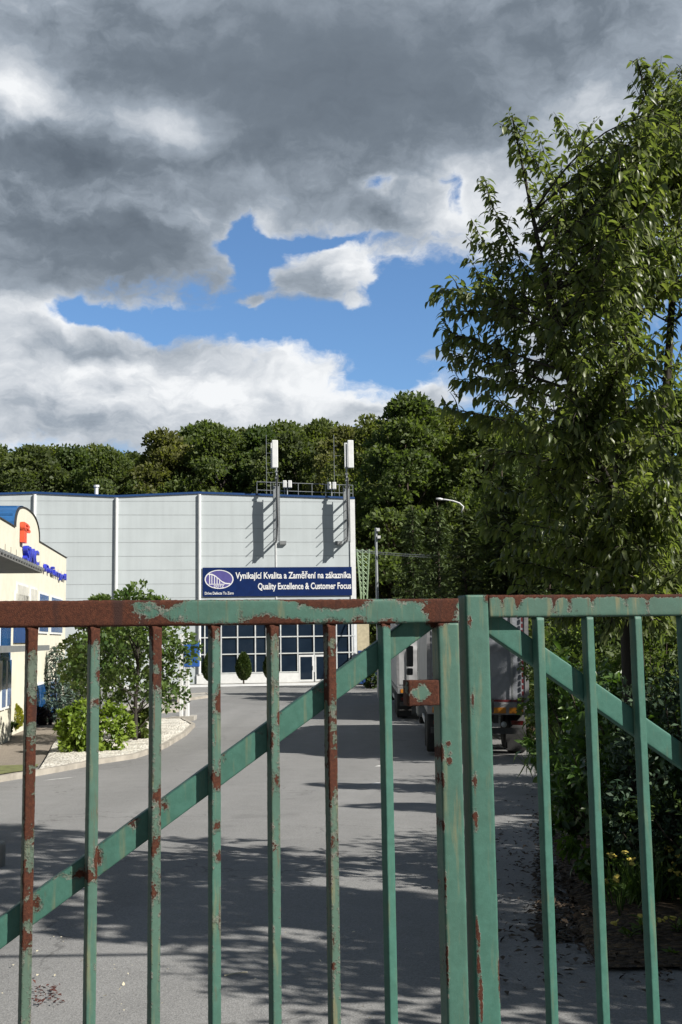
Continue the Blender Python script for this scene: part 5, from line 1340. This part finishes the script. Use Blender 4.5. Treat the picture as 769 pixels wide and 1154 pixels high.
# rust seen in the photograph, by place on the gate
for q in ((20, 690, 120, 30, .75), (110, 690, 32, 26, .55), (136, 700, 10, 14, .4), (60, 676, 90, 5, .3)): blot(*q)
for q in ((179, 702, 16, 7, .6), (205, 705, 22, 4, .55), (297, 700, 26, 9, .6), (330, 702, 24, 6, .6), (240, 705, 30, 3, .4), (190, 677, 14, 8, .6), (250, 674, 60, 3, .4), (272, 690, 4, 14, .25), (330, 674, 40, 3, .35),
          (366, 680, 24, 9, .62), (398, 679, 18, 8, .62), (345, 676, 20, 6, .5), (376, 702, 14, 6, .5), (405, 699, 10, 7, .5), (436, 700, 16, 6, .35), (468, 676, 24, 6, .55), (482, 686, 6, 5, .5),
          (501, 689, 16, 16, .85), (491, 700, 12, 10, .5), (508, 676, 9, 8, .5)): blot(*q)
for q in ((506, 838, 3, 3, .75), (507, 858, 3, 4, .8), (508, 848, 3, 2, .5), (498, 848, 3, 8, .6), (500, 880, 3, 10, .5), (499, 930, 2.5, 8, .5), (503, 1000, 2.5, 20, .4), (505, 1090, 2.5, 30, .4),
          (530, 700, 2.5, 10, .5), (533, 790, 2.5, 14, .5), (536, 880, 3, 10, .6), (537, 925, 3, 12, .6), (538, 1040, 1.6, 9, .6), (540, 1062, 2.2, 10, .6), (540, 1086, 1.6, 10, .6), (542, 1112, 2.4, 12, .6), (543, 1142, 1.8, 14, .6), (564, 1100, 2.5, 20, .5),
          (548, 676, 4, 5, .45), (584, 680, 4, 8, .5), (610, 670.5, 40, 3, .48), (690, 670, 70, 2.6, .46), (570, 670, 20, 3, .4), (625, 678, 3, 8, .35), (642, 680, 3, 10, .4), (668, 676, 3, 8, .4), (705, 677, 3, 9, .35), (730, 679, 3, 10, .35), (650, 690, 3, 8, .25), (566, 679, 3, 10, .35), (627, 690, 10, 3, .3), (750, 670, 50, 3, .48)): blot(q[0], q[1], q[2] * 1.35, q[3] * 1.3, q[4] * 1.25)
for q in ((37, 720, 8, 16, .4), (36, 800, 8, 20, .5), (35, 850, 7, 24, .5), (33, 890, 7, 26, .5), (32, 930, 7, 30, .55), (31, 990, 8, 22, .5), (31, 1030, 8, 14, .5), (30, 1060, 6, 16, .4),
          (110, 760, 6, 8, .55), (108, 792, 6, 8, .5), (179, 740, 7, 26, .5), (177, 770, 6, 10, .3), (178, 895, 6, 10, .55), (176, 950, 6, 20, .55), (176, 1000, 6, 20, .4), (247, 790, 7, 26, .45), (246, 880, 6, 14, .5), (245, 930, 6, 12, .55), (246, 965, 6, 9, .55), (246, 1040, 5, 12, .35),
          (312, 880, 6, 16, .5), (311, 770, 4, 6, .4), (311, 955, 4, 6, .35), (375, 760, 8, 44, .45), (375, 850, 7, 40, .5), (376, 880, 6, 26, .4), (378, 950, 5, 14, .35), (377, 1060, 4, 14, .4), (378, 1090, 4, 8, .4), (310, 706, 9, 8, .4), (377, 706, 9, 8, .4), (178, 706, 9, 7, .4), (440, 704, 7, 5, .4)): blot(q[0], q[1], q[2] * .8, q[3] * .75, q[4] * .8)
for q in ((42, 1022, 8, 14, .6), (80, 990, 30, 5, .5), (112, 968, 6, 13, .6), (152, 930, 10, 9, .55), (95, 985, 10, 14, .3), (187, 910, 7, 12, .55), (255, 858, 5, 10, .5), (318, 808, 5, 9, .45), (378, 768, 6, 12, .5), (300, 830, 10, 12, .3), (362, 780, 9, 12, .4), (234, 875, 8, 10, .3)): blot(*q)
for q in ((470, 775, 9, 7, .6), (487, 774, 8, 8, .55), (466, 790, 8, 6, .6), (484, 790, 9, 7, .6), (474, 781, 12, 10, -1.1)): blot(*q)

UPV = Vector((0, 0, 1))
def zrow(py, px=245): return gp(px, py)[1]
def gate_left():
    zt, zb = (gp(120, 677)[1] + gp(400, 674.5)[1]) / 2, (gp(120, 706.5)[1] + gp(400, 702.5)[1]) / 2
    ue = gp(517.5, 690)[0]; upl = gp(495.5, 760)[0]; us = gp(38, 720)[0] - .146 * 5 - .06
    bt = .12; base_pt = GP(0, 0)
    t = thing('gate_leaf', 'left leaf of the green steel gate, badly rusted along its top rail', 'gate', GP(us, gz(2.5)), 'leaves of the entrance gate')
    D = .056
    section('top_rail', t, GP(us, (zt + zb) / 2), GP(ue, (zt + zb) / 2), UPV, GB, profile(-(zt - zb) / 2, (zt - zb) / 2, 0, D, .006), .13, lambda s: .3)
    section('bottom_rail', t, GP(us, bt + .03), GP(upl - .003, bt + .03), UPV, GB, profile(-.03, .03, 0, D, .006, .02), .2, .2, .03)
    section('meeting_stile', t, GP((upl + ue) / 2, bt - .03), GP((upl + ue) / 2, zb - .001), GE, GB, profile(-(ue - upl) / 2, (ue - upl) / 2, .001, D + .001, .006, .005), .02, lambda s: .12 + .25 * s)
    section('hinge_stile', t, GP(us + .03, bt + .062), GP(us + .03, zb - .001), GE, GB, profile(-.03, .03, .001, D + .001, .006, .01), .2, .2, .02)
    tw = R(17); BA = GE * math.cos(tw) + GB * math.sin(tw); BB = -GE * math.sin(tw) + GB * math.cos(tw)
    ws = [(38, .34, 1.0), (108.5, .17, .5), (178.5, .29, .65), (245, .24, .35), (311, .26, .5), (375.5, .34, .8), (437.5, .03, .12)]
    us_ = [(gp(px, 722)[0], w, f) for px, w, f in ws]
    u = us_[0][0] - .146
    while u > us + .1: us_.insert(0, (u, .25, .5)); u -= .146
    for u, w, f in us_:
        section('upright_bar', t, GP(u, bt + .061), GP(u, zb - .0005), BA, BB, profile(-.0116, .0116, .004, .030, .0035, .0045), (lambda s, w=w: w * (.45 + .65 * s)), (lambda s, f=f: f * (.4 + .7 * s)), .008, .0006, 0, .25)
    # diagonal brace behind the bars
    bo = .0325
    u0, z0 = gp(-90, 1117, bo); u1, z1 = gp(468, 702.5, bo); z0 = z1 + (z0 - z1) * (us + .03 - u1) / (u0 - u1); u0 = us + .03; d = (GE * (u1 - u0) + UPV * (z1 - z0)).normalized(); nrm = d.cross(GB).normalized()
    if nrm.z < 0: nrm = -nrm
    zlim = zb - .0015
    section('brace', t, GP(u0, z0), GP(u1, z1 - .012) + d * .075, nrm, GB, profile(-.0285, .0285, bo, bo + .030, .004, .006), .03, .12, .006)
    # lock box
    l0, lz1 = gp(461, 767); l1, lz0 = gp(495, 795)
    section('lock_box', t, GP(l0, (lz0 + lz1) / 2), GP(upl - .001, (lz0 + lz1) / 2), UPV, GB, profile(-(lz1 - lz0) / 2, (lz1 - lz0) / 2, .003, .05, .003, .006), .60, .5, .004)
    q = MB(); q.lathe(GP(l0 + .03, (lz0 + lz1) / 2, .0515), [(.002, 0), (.012, 0), (.012, .004), (.002, .005)], 14, GB); q.build('keyhole_plate', M['dark'], t)
gate_left()
def gate_right():
    zt, zb = gp(640, 670)[1], gp(640, 695)[1]
    u0 = gp(527.5, 760)[0]; u1 = gp(553.5, 760)[0]; ue = gp(720, 722)[0] + .128 * 12
    t = thing('gate_leaf', 'right leaf of the green steel gate, mostly sound green paint', 'gate', GP(ue, gz(3)), 'leaves of the entrance gate')
    bt = .12; D = .060; zt2 = zt
    section('meeting_stile', t, GP((u0 + u1) / 2, bt - .03), GP((u0 + u1) / 2, zt), GE, GB, profile(-(u1 - u0) / 2, (u1 - u0) / 2, 0, D, .006, .005), .03, lambda s: .1 + .2 * s ** 2)
    section('top_rail', t, GP(u1 + .0008, (zt + zb) / 2), GP(ue, (zt + zb) / 2), UPV, GB, profile(-(zt - zb) / 2, (zt - zb) / 2, .0008, D, .006), .13, .45)
    section('bottom_rail', t, GP(u1 + .001, bt + .03), GP(ue, bt + .03), UPV, GB, profile(-.03, .03, 0, D, .006, .02), .1, .2, .03)
    section('hinge_stile', t, GP(ue - .03, bt + .062), GP(ue - .03, zb - .001), GE, GB, profile(-.03, .03, .001, D, .006, .01), .1, .2, .02)
    tw = R(10); BA = GE * math.cos(tw) + GB * math.sin(tw); BB = -GE * math.sin(tw) + GB * math.cos(tw)
    us_ = [gp(px, 722)[0] for px in (611.5, 667.5, 722)]; sp = (us_[2] - us_[0]) / 2
    while us_[-1] + sp < ue - .1: us_.append(us_[-1] + sp)
    for u in us_:
        section('upright_bar', t, GP(u, bt + .061), GP(u, zb - .0005), BA, BB, profile(-.0116, .0116, .004, .030, .0035, .0045), lambda s: .0 + .03 * s, lambda s: .05 + .2 * s ** 3, .009)
    bo = .0325; a0, z0 = gp(556, 699, bo); a1, z1 = gp(880, 926, bo); z1 = z0 + (z1 - z0) * (ue - .03 - a0) / (a1 - a0); a1 = ue - .03; d = (GE * (a1 - a0) + UPV * (z1 - z0)).normalized(); nrm = d.cross(GB).normalized()
    if nrm.z < 0: nrm = -nrm
    section('brace', t, GP(a0, z0 - .01) - d * .07, GP(a1, z1), nrm, GB, profile(-.0285, .0285, bo, bo + .030, .004, .006), .0, .06, .007)
gate_right()
# gate posts at both ends, outside the picture
for u, lab in ((gp(38, 720)[0] - .146 * 5 - .06 - .12, 'green steel gate post left of the left leaf'), (gp(720, 722)[0] + .128 * 12 + .12, 'green steel gate post right of the right leaf')):
    q = MB(); q.box(GP(u - .05, -.1, -.02), GE * .1, GB * .1, UPV * 2.1); o = q.build('gate_post', simple('post_green', (.06, .18, .125), .5)); bevel(o, .008); tag(o, lab, 'gate post', 'posts of the entrance gate')
